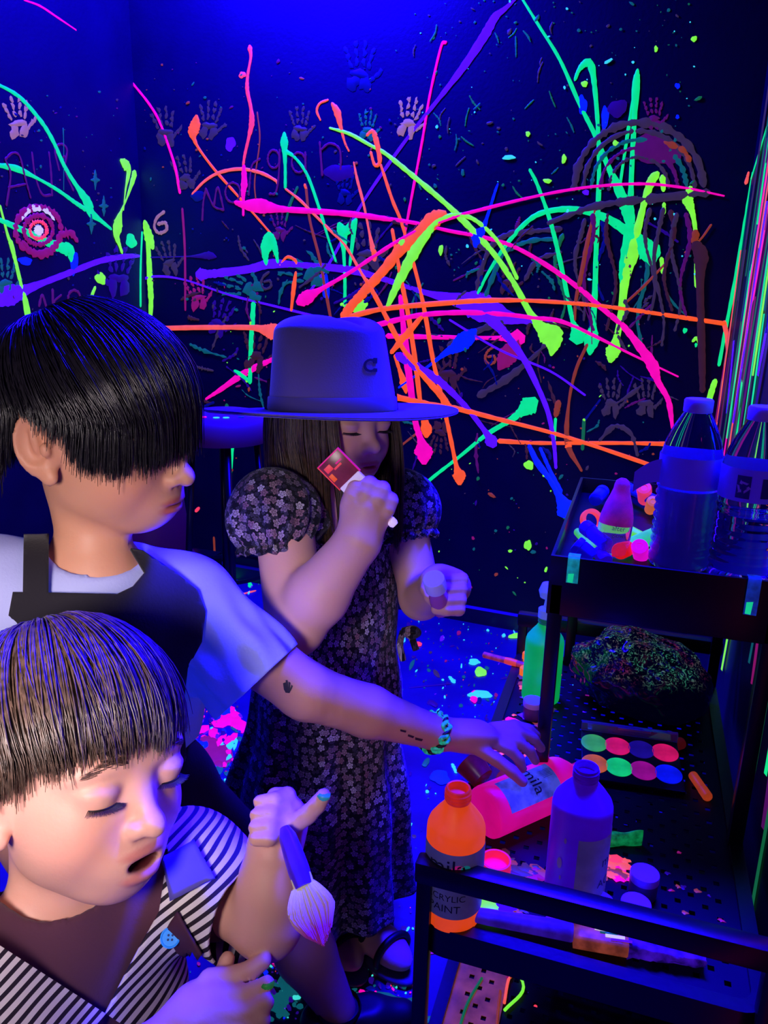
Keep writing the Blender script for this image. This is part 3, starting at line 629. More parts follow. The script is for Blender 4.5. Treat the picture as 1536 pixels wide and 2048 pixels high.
# lids and little pots on the tray
M_lid = mat('white_plastic', (205, 200, 225), 0.4)
M_pot = mat('pot_grey', (92, 84, 120), 0.45)
def pot(label, px, py, rad, h, lidm, potm, name='paint_pot', tilt=None, z=ZT):
    g = G(px, py, z); t = thing(name, (g[0], g[1], z+0.0012), label, 'paint pot', None)
    lathe_obj('pot_body', [(rad*0.9, 0), (rad*0.95, 0.001), (rad*0.97, h*0.72)], potm, t, 32)
    pr = [(rad*0.97, h*0.7)]
    pr += [(rad, h*0.7), (rad, h-0.002), (rad*0.97, h), (0.0005, h)]
    lathe_obj('lid', pr, lidm, t, 40)
    return t
pot('taller pot with flat blue-white lid right of the purple bottle', 1284, 1790, 0.0185, 0.034, M_lid, M_pot)
pot('low pot with blue-white lid nearest the front rail', 1268, 1838, 0.0185, 0.024, M_lid, mat('pot_pinkish', (130, 70, 96), 0.5, 0.1, (150, 40, 60), vary=0.4))
pot('blue-white pot lid standing at the foot of purple bottle', 1194, 1838, 0.0195, 0.026, M_lid, M_pot)
pot('dark pot with blue lid by the reaching fingers', 1072, 1562, 0.021, 0.036, mat('lid_blue', (40, 44, 190), 0.4, 0.08, (0, 30, 200)), mat('pot_dark', (20, 30, 48), 0.4))
pot('grey pot with white lid at the foot of green bottle', 1064, 1436, 0.0185, 0.036, M_lid, M_pot)
def open_cup(label, px, py, rad, h, m, fill, name='upturned_bottle_top', z=ZT, cat='bottle cap'):
    g = G(px, py, z); t = thing(name, (g[0], g[1], z+0.0012), label, cat)
    lathe_obj('rim_wall', [(rad*0.95, 0), (rad, 0.001), (rad, h), (rad*0.93, h+0.0006), (rad*0.86, h), (rad*0.86, 0.004)], m, t, 40, True, True)
    lathe_obj('paint_pool', [(rad*0.86, h*0.45), (rad*0.5, h*0.5), (0.0005, h*0.47)], fill, t, 32, False, False)
    return t
open_cup('upturned pink bottle cap with pink paint beside the orange bottle', 990, 1745, 0.0205, 0.020, fluor('cap_pink', (250, 30, 110), 0.6), fluor('pool_pink', (255, 10, 140), 0.95))
# lime lid lying flat with paint
g = G(983, 1826, ZT); t = thing('paint_saucer', (g[0], g[1], ZT+0.0016), 'round saucer-like lid full of lime paint at the orange bottle foot', 'saucer')
lathe_obj('disc', [(0.019, 0), (0.0195, 0.001), (0.0195, 0.0035), (0.0185, 0.0045), (0.0005, 0.0045)], fluor('lid_lime', (120, 250, 40), 0.95), t, 36)
M_ = [(0.03*math.cos(q)*(0.72+0.16*math.sin(5*q)), 0.016*math.sin(q)*(0.8+0.2*math.sin(3*q)), 0.0052) for q in np.linspace(0, 6.283, 24, endpoint=False)]
mesh_obj('paint_smear', [(q[0]*0.55+0.017, q[1]*0.7+0.007, q[2]) for q in M_], [tuple(range(24))], fluor('smear_violet', (70, 10, 220), 0.7), t)
mesh_obj('paint_smear', [(q[0]*0.5+0.032, q[1]*0.7+0.002, q[2]-0.0046) for q in M_], [tuple(range(24))], fluor('smear_green', (20, 200, 90), 0.8), t)
# clear cup and little jar by the boy's fingers
M_clear = mat('clear_plastic', (225, 215, 235), 0.06, trans=0.92, ior=1.3, spec=0.5)
def clear_cup(label, px, py, rad, h, tilt, name='clear_cup', tint=None, rz=0):
    g = G(px, py, ZT); R = frame((math.sin(tilt)*math.cos(rz), math.sin(tilt)*math.sin(rz), math.cos(tilt)))
    t = thing(name, (g[0], g[1], ZT+0.002+rad*math.sin(tilt)), label, 'cup', None, R)
    lathe_obj('wall', [(rad*0.7, 0), (rad*0.78, 0.001), (rad, h), (rad*1.04, h+0.0012), (rad*0.95, h+0.0006), (rad*0.74, 0.003)], M_clear if tint is None else tint, t, 36)
    lathe_obj('paint_rest', [(rad*0.72, 0.0032), (rad*0.70, 0.006), (0.0005, 0.007)], fluor('cup_rest', (150, 40, 90), 0.35), t, 24)
    return t
clear_cup('clear plastic cup stained pink tipped behind the pink bottle', 1008, 1580, 0.020, 0.024, 0.9, rz=-2.4)
clear_cup('small round clear cup in front of the tipped cup', 985, 1612, 0.013, 0.014, 0.3, rz=-1.0)
clear_cup('dark red paint cup with raised orange lip left of clear cup', 965, 1585, 0.024, 0.034, 1.15, name='stained_cup', tint=mat('stained_red', (70, 14, 34), 0.3, 0.06, (200, 40, 40), vary=0.5, vscale=50), rz=2.6)
g = G(955, 1560, ZT)
t = thing('paint_swatch_stick', (g[0], g[1], ZT+0.001), 'short orange tipped stick standing behind the stained cup', 'stick', None, frame((-0.12, 0.15, 1)))
lathe_obj('stick', [(0.0065, 0), (0.0062, 0.034), (0.0045, 0.042), (0.0005, 0.044)], fluor('stick_orange', (240, 100, 80), 0.55), t, 18)
lathe_obj('dark_base', [(0.0072, 0), (0.0074, 0.016), (0.0066, 0.0165)], mat('stick_base', (52, 14, 26), 0.5), t, 18)
t = None
# blob of aqua paint in the fingers
# eye-shadow palette under the upper tray
pc = [G(*q, ZT) for q in ((1162, 1486), (1345, 1508), (1376, 1598), (1160, 1562))]
c0 = sum(pc)/4; ex = unit((pc[1]-pc[0])+(pc[2]-pc[3])); ey = np.cross([0, 0, 1], ex)
wx = 0.5*(np.linalg.norm(pc[1]-pc[0])+np.linalg.norm(pc[2]-pc[3])); wy = 0.118
tilt = math.radians(8)
R = np.stack([ex, ey*math.cos(tilt)+np.array([0, 0, 1])*math.sin(tilt), -ey*math.sin(tilt)+np.array([0, 0, 1])*math.cos(tilt)], 1)
pal = thing('makeup_palette', c0+np.array([0, 0, 0.0105]), 'flat black palette with eight round neon colours under the upper tray', 'palette', None, R)
box_obj('case', (-wx/2, -wy/2, 0), (wx/2, wy/2, 0.008), mat('palette_case', (18, 17, 22), 0.25), pal, 0.002)
cols = [[(60, 175, 100), (235, 24, 110), (30, 14, 150), (235, 24, 110)], [(205, 96, 50), (20, 225, 125), (165, 14, 150), (8, 22, 235)]]
for r_ in range(2):
    for c_ in range(4):
        cc_ = cols[r_][c_]; x = -wx/2+wx*(c_+0.55)/4.15; y = (0.027 if r_ == 0 else -0.024)
        o = lathe_obj('pan', [(0.0215, 0.0075), (0.0215, 0.0088), (0.020, 0.0092), (0.010, 0.0088), (0.0003, 0.0086)], fluor('pan_%d%d' % (r_, c_), cc_, 0.75, 0.35), pal, 36)
        o.location = (x, y, 0)
box_obj('clear_lid', (-wx/2, wy/2-0.002, 0.006), (wx/2, wy/2+0.006, 0.024), mat('lid_clear', (190, 190, 215), 0.1, trans=0.75, ior=1.2), pal, 0.001)
box_obj('lid_glint_strip', (-wx*0.12, wy/2-0.004, 0.02), (wx*0.22, wy/2-0.002, 0.0245), mat('strip_pale', (120, 110, 130), 0.4), pal, 0.0005)
# markers lying behind the palette
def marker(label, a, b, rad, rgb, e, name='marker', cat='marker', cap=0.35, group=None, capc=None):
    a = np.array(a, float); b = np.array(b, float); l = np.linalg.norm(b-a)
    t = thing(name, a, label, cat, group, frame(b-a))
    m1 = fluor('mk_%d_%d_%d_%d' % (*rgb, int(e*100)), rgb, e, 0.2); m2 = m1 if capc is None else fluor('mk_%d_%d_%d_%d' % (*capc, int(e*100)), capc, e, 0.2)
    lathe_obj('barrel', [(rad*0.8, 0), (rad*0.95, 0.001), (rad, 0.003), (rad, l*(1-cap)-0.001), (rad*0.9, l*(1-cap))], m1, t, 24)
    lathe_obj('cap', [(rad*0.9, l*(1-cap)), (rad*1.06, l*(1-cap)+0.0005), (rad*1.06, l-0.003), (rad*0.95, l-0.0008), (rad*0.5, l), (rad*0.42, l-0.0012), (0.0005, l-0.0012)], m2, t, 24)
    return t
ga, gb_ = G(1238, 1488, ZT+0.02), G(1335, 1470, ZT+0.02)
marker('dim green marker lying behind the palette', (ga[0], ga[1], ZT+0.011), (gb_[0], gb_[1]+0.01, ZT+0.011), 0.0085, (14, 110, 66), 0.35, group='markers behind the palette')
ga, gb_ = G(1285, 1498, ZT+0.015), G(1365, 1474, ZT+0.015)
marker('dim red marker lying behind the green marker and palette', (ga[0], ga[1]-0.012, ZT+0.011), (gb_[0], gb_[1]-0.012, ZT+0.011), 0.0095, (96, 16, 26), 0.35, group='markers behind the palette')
ga, gb_ = G(1368, 1555, ZT), G(1404, 1602, ZT)
marker('orange marker poking out right of the palette', (ga[0]+0.012, ga[1], ZT+0.008), (gb_[0]+0.008, gb_[1], ZT+0.008), 0.0075, (190, 66, 34), 0.6, group='markers behind the palette')
# green folded tube behind purple bottle
ga, gb_ = G(1205, 1690, ZT), G(1285, 1690, ZT)
t = thing('paint_tube', (ga[0], ga[1], ZT+0.010), 'squeezed green paint tube behind the purple bottle', 'paint tube', None, frame(gb_-ga))
V = []; F_ = []
for i, s_ in enumerate(np.linspace(0, 1, 12)):
    for k in range(16):
        a_ = 2*math.pi*k/16; V.append(((0.0085*(1-s_)+0.0015)*math.cos(a_), (0.010+0.004*s_)*math.sin(a_)*(1+0.15*math.sin(9*s_)), 0.056*s_))
for i in range(11):
    for k in range(16): F_.append((i*16+k, i*16+(k+1) % 16, (i+1)*16+(k+1) % 16, (i+1)*16+k))
F_.append(tuple(range(15, -1, -1))); F_.append(tuple(11*16+k for k in range(16)))
mesh_obj('tube_body', V, F_, mat('tube_green', (20, 150, 80), 0.4, 0.4, (16, 190, 100), vary=0.8, vscale=90), t)
lathe_obj('tube_cap', [(0.006, -0.012), (0.0072, -0.011), (0.0072, 0.0), (0.005, 0.002)], fluor('tube_cap_green', (24, 230, 120), 0.8), t, 20)
# round grey jar behind the tall post of the tray / wide brush lying at the near edge
a = G(940, 1852, ZT); b = G(1142, 1872, ZT); c = G(1250, 1898, ZT); d = G(1405, 1936, ZT)
R = frame(unit(d-a), (0, 0, 1)); Lh = np.linalg.norm(b-a); Lf = np.linalg.norm(c-a); Lt = np.linalg.norm(d-a)
br = thing('wide_paint_brush', (a[0], a[1]+0.004, ZT+0.0145), 'wide paint brush crusted with paint lying along the front tray edge', 'paint brush', None, R)
lathe_obj('handle', [(0.004, 0), (0.0085, 0.003), (0.0095, 0.02), (0.0105, Lh*0.6), (0.0115, Lh-0.002), (0.010, Lh)], mat('brush_handle', (70, 64, 130), 0.45, 0.55, (60, 24, 190), vary=0.5, vscale=45), br, 24)
def slab(name, x0, x1, y0, y1, z0, z1, m, par, bev=0.002, taper=None, bumpy=0.0, seg=8):
    bm = bmesh.new(); bmesh.ops.create_grid(bm, x_segments=1, y_segments=1, size=0.5); bm.free()
    V = []; F_ = []; N = 20; S = seg
    for j, s_ in enumerate(np.linspace(0, 1, S)):
        k_ = 1 if taper is None else 1+(taper-1)*s_
        for i in range(N):
            q = 2*math.pi*i/N; cx_ = math.copysign(abs(math.cos(q))**0.45, math.cos(q)); sy_ = math.copysign(abs(math.sin(q))**0.45, math.sin(q))
            nz = 1+bumpy*rng.standard_normal()
            V.append(((x0+x1)/2+cx_*(x1-x0)/2*k_*nz, (y0+y1)/2+sy_*(y1-y0)/2*(1+(k_-1)*0.4)*nz, z0+(z1-z0)*s_+bumpy*0.01*rng.standard_normal()*(0 < j)))
    for j in range(S-1):
        for i in range(N): F_.append((j*N+i, j*N+(i+1) % N, (j+1)*N+(i+1) % N, (j+1)*N+i))
    F_.append(tuple(range(N-1, -1, -1))); F_.append(tuple((S-1)*N+i for i in range(N)))
    return mesh_obj(name, V, F_, m, par)
slab('ferrule', -0.0105, 0.0105, -0.0175, 0.0175, Lh, Lf, mat('ferrule_orange', (120, 72, 60), 0.4, 0.42, (190, 84, 60), vary=0.6, vscale=60), br)
slab('bristles', -0.010, 0.010, -0.017, 0.017, Lf-0.001, Lt, mat('bristle_violet', (60, 34, 120), 0.7, 0.8, (62, 16, 190), vary=0.85, vscale=55), br, taper=0.6, bumpy=0.10, seg=14)
for k in range(7):
    V, F_ = tube([(0.0108, -0.012+0.004*k, Lh+0.006+0.006*k), (0.0112, -0.010+0.0035*k, Lh+0.018+0.008*k)], 0.0014+0.0006*(k % 2), 6)
    mesh_obj('paint_crust', V, F_, pmat(['orange','dgrey','pink','white','dteal','white','violet'][k]), br)
# stick over the far tray edge
a, b = G(966, 1309, ZT+0.012), G(1062, 1334, ZT+0.012)
st = thing('paint_stick', a, 'pinkish round stick jutting over the far left edge of cart', 'stick', None, frame(b-a))
lathe_obj('stick', [(0.004, 0), (0.0066, 0.002), (0.0068, np.linalg.norm(b-a)+0.02), (0.006, np.linalg.norm(b-a)+0.021)], mat('stick_pinkish', (150, 60, 70), 0.5, 0.4, (210, 60, 90), vary=0.6, vscale=60), st, 18)
lathe_obj('paint_tip', [(0.0069, 0.05), (0.0078, 0.06), (0.0072, 0.075), (0.0069, 0.076)], fluor('tip_red', (240, 70, 60), 0.6), st, 18)
for k, (px, py, rr2) in enumerate([(1054, 1322, 0.011), (1050, 1352, 0.012)]):
    g = G(px, py, ZT); t = thing('bottle_top', (g[0], g[1], ZT+0.0012), ['orange bottle cap resting against the jutting stick', 'orange bottle cap in front of the jutting stick'][k], 'bottle cap')
    lathe_obj('cap_shell', [(rr2*0.9, 0), (rr2, 0.001), (rr2, 0.016), (rr2*0.92, 0.018), (0.0005, 0.018)], fluor('cap_orange', (255, 110, 20), 0.85), t, 28)
# crumpled paint-flecked plastic bag under the upper tray
def crumple(name, c, size, seed, m, parent, n1=110, n2=60):
    r = np.random.default_rng(seed); W = r.standard_normal((40, 3))*3.2; ph = r.random(40)*6.28; V = []; F_ = []
    for j in range(n2):
        th = math.pi*j/(n2-1)
        for i in range(n1):
            f = 2*math.pi*i/n1; d = np.array([math.sin(th)*math.cos(f), math.sin(th)*math.sin(f), math.cos(th)])
            s_ = 1+0.20*np.abs(np.sin(W[:14]@d+ph[:14])).sum()/5-0.36+0.034*np.abs(np.sin(W[14:]@d*2.8+ph[14:])).sum()/3-0.12
            V.append(c+d*np.array(size)*s_)
    for j in range(n2-1):
        for i in range(n1): F_.append((j*n1+i, (j+1)*n1+i, (j+1)*n1+(i+1) % n1, j*n1+(i+1) % n1))
    return mesh_obj(name, V, F_, m, parent)
M_bag = mat('black_bag', (20, 18, 30), 0.14, 0.25, (70, 60, 90), spec=0.8)
nt = M_bag.node_tree; b_ = nt.nodes['Principled BSDF']
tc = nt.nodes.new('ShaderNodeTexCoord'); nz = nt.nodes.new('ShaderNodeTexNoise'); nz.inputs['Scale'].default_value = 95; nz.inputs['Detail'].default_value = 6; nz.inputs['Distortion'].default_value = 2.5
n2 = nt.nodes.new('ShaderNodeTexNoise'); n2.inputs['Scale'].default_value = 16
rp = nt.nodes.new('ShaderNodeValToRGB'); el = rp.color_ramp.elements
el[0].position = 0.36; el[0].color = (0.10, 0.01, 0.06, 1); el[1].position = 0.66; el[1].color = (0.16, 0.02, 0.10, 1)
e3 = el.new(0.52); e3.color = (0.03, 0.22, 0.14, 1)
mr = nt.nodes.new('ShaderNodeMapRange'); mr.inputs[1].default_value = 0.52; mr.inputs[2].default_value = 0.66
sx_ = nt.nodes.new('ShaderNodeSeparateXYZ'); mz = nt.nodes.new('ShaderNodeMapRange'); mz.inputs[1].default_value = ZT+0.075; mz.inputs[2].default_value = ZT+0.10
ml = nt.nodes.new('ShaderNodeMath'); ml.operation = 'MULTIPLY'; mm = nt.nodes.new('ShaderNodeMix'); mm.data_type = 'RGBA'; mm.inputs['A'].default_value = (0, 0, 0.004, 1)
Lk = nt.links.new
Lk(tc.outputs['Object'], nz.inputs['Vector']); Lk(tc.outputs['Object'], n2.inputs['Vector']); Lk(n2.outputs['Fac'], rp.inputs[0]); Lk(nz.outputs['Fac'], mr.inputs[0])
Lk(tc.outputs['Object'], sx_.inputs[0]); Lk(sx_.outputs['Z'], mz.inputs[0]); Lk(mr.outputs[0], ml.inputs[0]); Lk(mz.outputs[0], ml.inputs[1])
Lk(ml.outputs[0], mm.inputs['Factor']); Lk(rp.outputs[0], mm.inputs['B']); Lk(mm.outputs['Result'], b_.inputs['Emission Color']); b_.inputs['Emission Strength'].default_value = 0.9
bag = crumple('crumpled_bag', np.array([0.062, 1.405, ZT+0.068]), (0.118, 0.085, 0.078), 5, M_bag, None)
tag(bag, 'crumpled black plastic bag flecked with paint under the upper tray', 'bag')
for v in bag.data.vertices:                                            # settle it: flat below, sagging to the right
    v.co.z = max(v.co.z-0.16*max(0.0, v.co.x-0.03), ZT+0.003)

# ------------------------------------------------------------------ top tray: water bottles, markers, caps
def water_bottle(label, x, y, hgt, rad, murky):
    t = thing('water_bottle', (x, y, UZ+0.001), label, 'water bottle', 'water bottles on the top tray'); s = hgt/0.24
    Mw = mat('bottle_pet', (238, 238, 255), 0.03, trans=1.0, ior=1.18, spec=0.5)
    pr = [(rad*0.55, 0.004*s), (rad*0.8, 0.0), (rad*0.95, 0.004*s), (rad, 0.010*s)]
    for k in range(9):
        z = (0.018+k*0.0115)*s; pr += [(rad, z), (rad*0.955, z+0.0035*s), (rad*0.955, z+0.006*s), (rad, z+0.009*s)]
    pr += [(rad, 0.124*s), (rad*1.0, 0.160*s), (rad*0.97, 0.168*s), (rad*0.86, 0.186*s), (rad*0.66, 0.206*s), (rad*0.45, 0.222*s), (rad*0.40, 0.226*s), (rad*0.40, 0.232*s)]
    lathe_obj('bottle_shell', pr, Mw, t, 48, True, False, 70)
    lathe_obj('cap', [(rad*0.44, 0.224*s), (rad*0.46, 0.2245*s), (rad*0.46, 0.240*s), (rad*0.42, 0.242*s), (0.0005, 0.242*s)], M_lid, t, 36)
    lathe_obj('water', [(rad*0.5, 0.006*s), (rad*0.92, 0.008*s), (rad*0.93, (0.118 if murky else 0.10)*s), (0.0005, (0.118 if murky else 0.10)*s)], mat('water_murky', (95, 92, 175), 0.2, 0.12, (30, 20, 210), vary=0.2) if murky else mat('water_clear', (215, 220, 255), 0.02, trans=1.0, ior=1.2), t, 40)
    lab = lathe_obj('label_band', [(rad*1.012, 0.122*s), (rad*1.015, 0.123*s), (rad*1.015, 0.164*s), (rad*1.012, 0.165*s)], mat('label_film', (150, 148, 215), 0.45, 0.10, (30, 10, 250)), t, 48, False, False)
    return t, lab, rad*1.016, s
wbA = P(1372, 1000, 1.10)
t, lab, rr, s = water_bottle('front-left clear water bottle with cloudy water and peeling label', wbA[0], wbA[1], 0.242, 0.042, True)
V = []; F_ = []; N = 10
for j, z in enumerate((0.126, 0.140, 0.152)):                          # the peeling end of the label
    for i, q in enumerate(np.linspace(0, 1, N)):
        a_ = math.radians(toward(wbA)-62-q*12); V.append((rr*math.cos(a_)+(-0.034*q)*CR[0], rr*math.sin(a_)+(-0.034*q)*CR[1], z-0.014*q*q*(1 if j else 1.3)+0.004*j*(1-q)))
for j in range(2):
    for i in range(N-1): F_.append((j*N+i, j*N+i+1, (j+1)*N+i+1, (j+1)*N+i))
mesh_obj('label_flap', V, F_, MATS['label_film'], lab)
wbB = P(1500, 1000, 1.035)
t, lab, rr, s = water_bottle('clear water bottle with recycling mark at the right frame edge', min(wbB[0], 0.158), wbB[1], 0.242, 0.041, False)
ang = toward(wbB)
M_dk = mat('label_print', (40, 30, 110), 0.6)
def curved_quad(par, rr_, a0, a1, z0, z1, m, name):
    N = 8; V = [(rr_*math.cos(math.radians(a_)), rr_*math.sin(math.radians(a_)), z) for z in (z0, z1) for a_ in np.linspace(a0, a1, N)]
    return mesh_obj(name, V, [(i, i+1, N+i+1, N+i) for i in range(N-1)], m, par)
curved_quad(lab, rr+0.0004, ang-26, ang-2, 0.128, 0.158, M_dk, 'print_panel'); curved_quad(lab, rr+0.0004, ang+16, ang+40, 0.130, 0.156, M_dk, 'print_panel')
for k in range(3):                                                     # three chasing arrows
    q0 = 2*math.pi*k/3+math.pi/2; a0_ = math.radians(ang-14); V = []
    for q, r_ in ((q0-0.85, 0.0085), (q0+0.35, 0.0085), (q0+0.35, 0.0105), (q0+0.85, 0.0068), (q0+0.35, 0.0035), (q0+0.35, 0.0052), (q0-0.85, 0.0052)):
        V.append(((rr+0.0008)*math.cos(a0_+r_*math.cos(q)/rr), (rr+0.0008)*math.sin(a0_+r_*math.cos(q)/rr), 0.143+r_*math.sin(q)))
    mesh_obj('recycling_arrow', V, [tuple(range(7))], M_lid, lab, False)
# teardrop bottle of red-violet paint
tb = P(1226, 1060, 1.13); t = thing('teardrop_bottle', (tb[0], tb[1], UZ+0.012), 'clear teardrop bottle half full of magenta paint among the markers', 'bottle', None, frame((0.06, 0.10, 1)))
pr = [(0.018, 0.0), (0.0225, 0.004), (0.0245, 0.02), (0.0245, 0.045), (0.0235, 0.058), (0.0195, 0.074), (0.0145, 0.088), (0.0115, 0.098), (0.0112, 0.104), (0.009, 0.110), (0.004, 0.1135), (0.0005, 0.114)]
lathe_obj('shell', pr, mat('shell_clear', (235, 215, 245), 0.05, trans=0.85, ior=1.2, emit=0.03, ergb=(90, 60, 220)), t, 40)
lathe_obj('paint_fill', [(r_*0.86, z_) for r_, z_ in pr if z_ > 0.04][:-1]+[(0.0005, 0.109)], mat('fill_magenta', (120, 6, 90), 0.3, 0.5, (165, 10, 120), vary=0.6, vscale=40), t, 36)
wrap_text(t, 'after', 0.010, 0.025, toward(tb)+12, 0.040, M_label); wrap_text(t, 'glow', 0.009, 0.025, toward(tb)+12, 0.030, M_label); wrap_text(t, '47pack', 0.009, 0.025, toward(tb)-45, 0.018, M_label)
def top(px, py, h): g = G(px, py, UZ+h); return (g[0], g[1], UZ+h)
TM = [ # a px,py,h  b px,py,h radius colour e label cap colour
 ((1298, 1085, 0.012), (1216, 1042, 0.036), 0.0105, (110, 245, 40), 0.8, 'lime green marker lying right of the teardrop bottle', None),
 ((1310, 1070, 0.016), (1238, 1102, 0.019), 0.0125, (60, 225, 130), 0.75, 'pale green marker with a red end cap at the front of top tray', (245, 24, 30)),
 ((1318, 1005, 0.030), (1240, 968, 0.030), 0.010, (10, 20, 210), 0.45, 'blue marker behind the lime marker', None),
 ((1215, 1090, 0.030), (1168, 1052, 0.044), 0.011, (30, 6, 215), 0.5, 'dark blue marker with white star printed end on top tray', None),
 ((1192, 1105, 0.010), (1155, 1063, 0.014), 0.0065, (80, 220, 110), 0.7, 'thin green marker between the two blue markers', None),
 ((1186, 1116, 0.012), (1150, 1086, 0.030), 0.0125, (16, 4, 225), 0.45, 'thick blue marker pointing at the left corner of top tray', None),
 ((1214, 1122, 0.010), (1196, 1102, 0.016), 0.010, (44, 4, 225), 0.45, 'violet blue marker stub beside the red end cap', None),
 ((1290, 1000, 0.020), (1288, 975, 0.052), 0.0125, (250, 60, 120), 0.75, 'upright pink marker cap behind the lime marker', None),
 ((1300, 1020, 0.014), (1306, 1002, 0.040), 0.010, (250, 120, 70), 0.6, 'small orange marker cap beside the upright pink cap', None),
 ((1282, 1112, 0.004), (1279, 1092, 0.030), 0.0115, (245, 10, 225), 0.8, 'magenta round-topped cap against the front water bottle', None),
 ((1190, 1000, 0.022), (1206, 982, 0.026), 0.012, (6, 10, 225), 0.4, 'blue cap at the left rear of top tray', None),
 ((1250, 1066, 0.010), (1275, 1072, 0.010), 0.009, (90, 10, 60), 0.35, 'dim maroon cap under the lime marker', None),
]
for a, b, rad, rgb, e, lb_, cp in TM:
    if cp: marker(lb_, top(*a), top(*b), rad, rgb, e, name='marker', cap=0.18, capc=cp, group='markers on the top tray')
    else: marker(lb_, top(*a), top(*b), rad, rgb, e, name='marker', cap=0.3, group='markers on the top tray')
g = top(1180, 1042, 0.016)
t = thing('tape_ring', g, 'pink ring of tape leaning at the left wall of top tray', 'tape', None, frame((0.5, -0.7, 0.5)))
V = []; F_ = []
lathe_obj('ring', [(0.013, 0), (0.019, 0), (0.0195, 0.004), (0.019, 0.010), (0.013, 0.010), (0.013, 0)], fluor('ring_pink', (255, 70, 100), 0.8), t, 36, False, False)
g = top(1283, 1078, 0.013); t = thing('pink_ball_cap', g, 'dull pink round cap against the lime marker tip', 'cap', None)
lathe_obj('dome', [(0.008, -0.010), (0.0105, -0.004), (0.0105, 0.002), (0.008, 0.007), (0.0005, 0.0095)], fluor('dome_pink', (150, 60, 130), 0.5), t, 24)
lathe_obj('collar', [(0.0086, -0.012), (0.0092, -0.0118), (0.0092, -0.008), (0.0086, -0.0075)], M_pot, t, 20)
# strips of tape stuck over the tray lip
for (px, py), rgb, ln, lb_ in [((1148, 1118), (30, 200, 190), 0.038, 'aqua tape strip hanging over the left front lip of tray'), ((1492, 1165), (24, 70, 200), 0.05, 'dark blue tape strip hanging over the right front lip of tray')]:
    g = P(px, py, 1.06); x = g[0]
    t = thing('tape_strip', (x, UY0-0.006, 0.804), lb_, 'tape')
    V = []
    for yy, zz in ((0.016, 0.0), (0.001, 0.0012), (-0.0012, -0.001), (-0.0016, -ln*0.5), (-0.0012, -ln)):
        V += [(-0.008, yy, zz), (0.008, yy, zz)]
    mesh_obj('strip', V, [(2*i, 2*i+1, 2*i+3, 2*i+2) for i in range(4)], mat('tape_%d' % rgb[0], rgb, 0.4, 0.35, rgb, vary=0.5, vscale=90), t)
    mesh_obj('paint_mark', [(-0.006, -0.0022, -ln*0.65), (0.002, -0.0022, -ln*0.62), (0.001, -0.0022, -ln*0.98), (-0.006, -0.0022, -ln*0.97)], [(0, 3, 2, 1)], fluor('mark_mint', (20, 220, 160), 0.8), t)
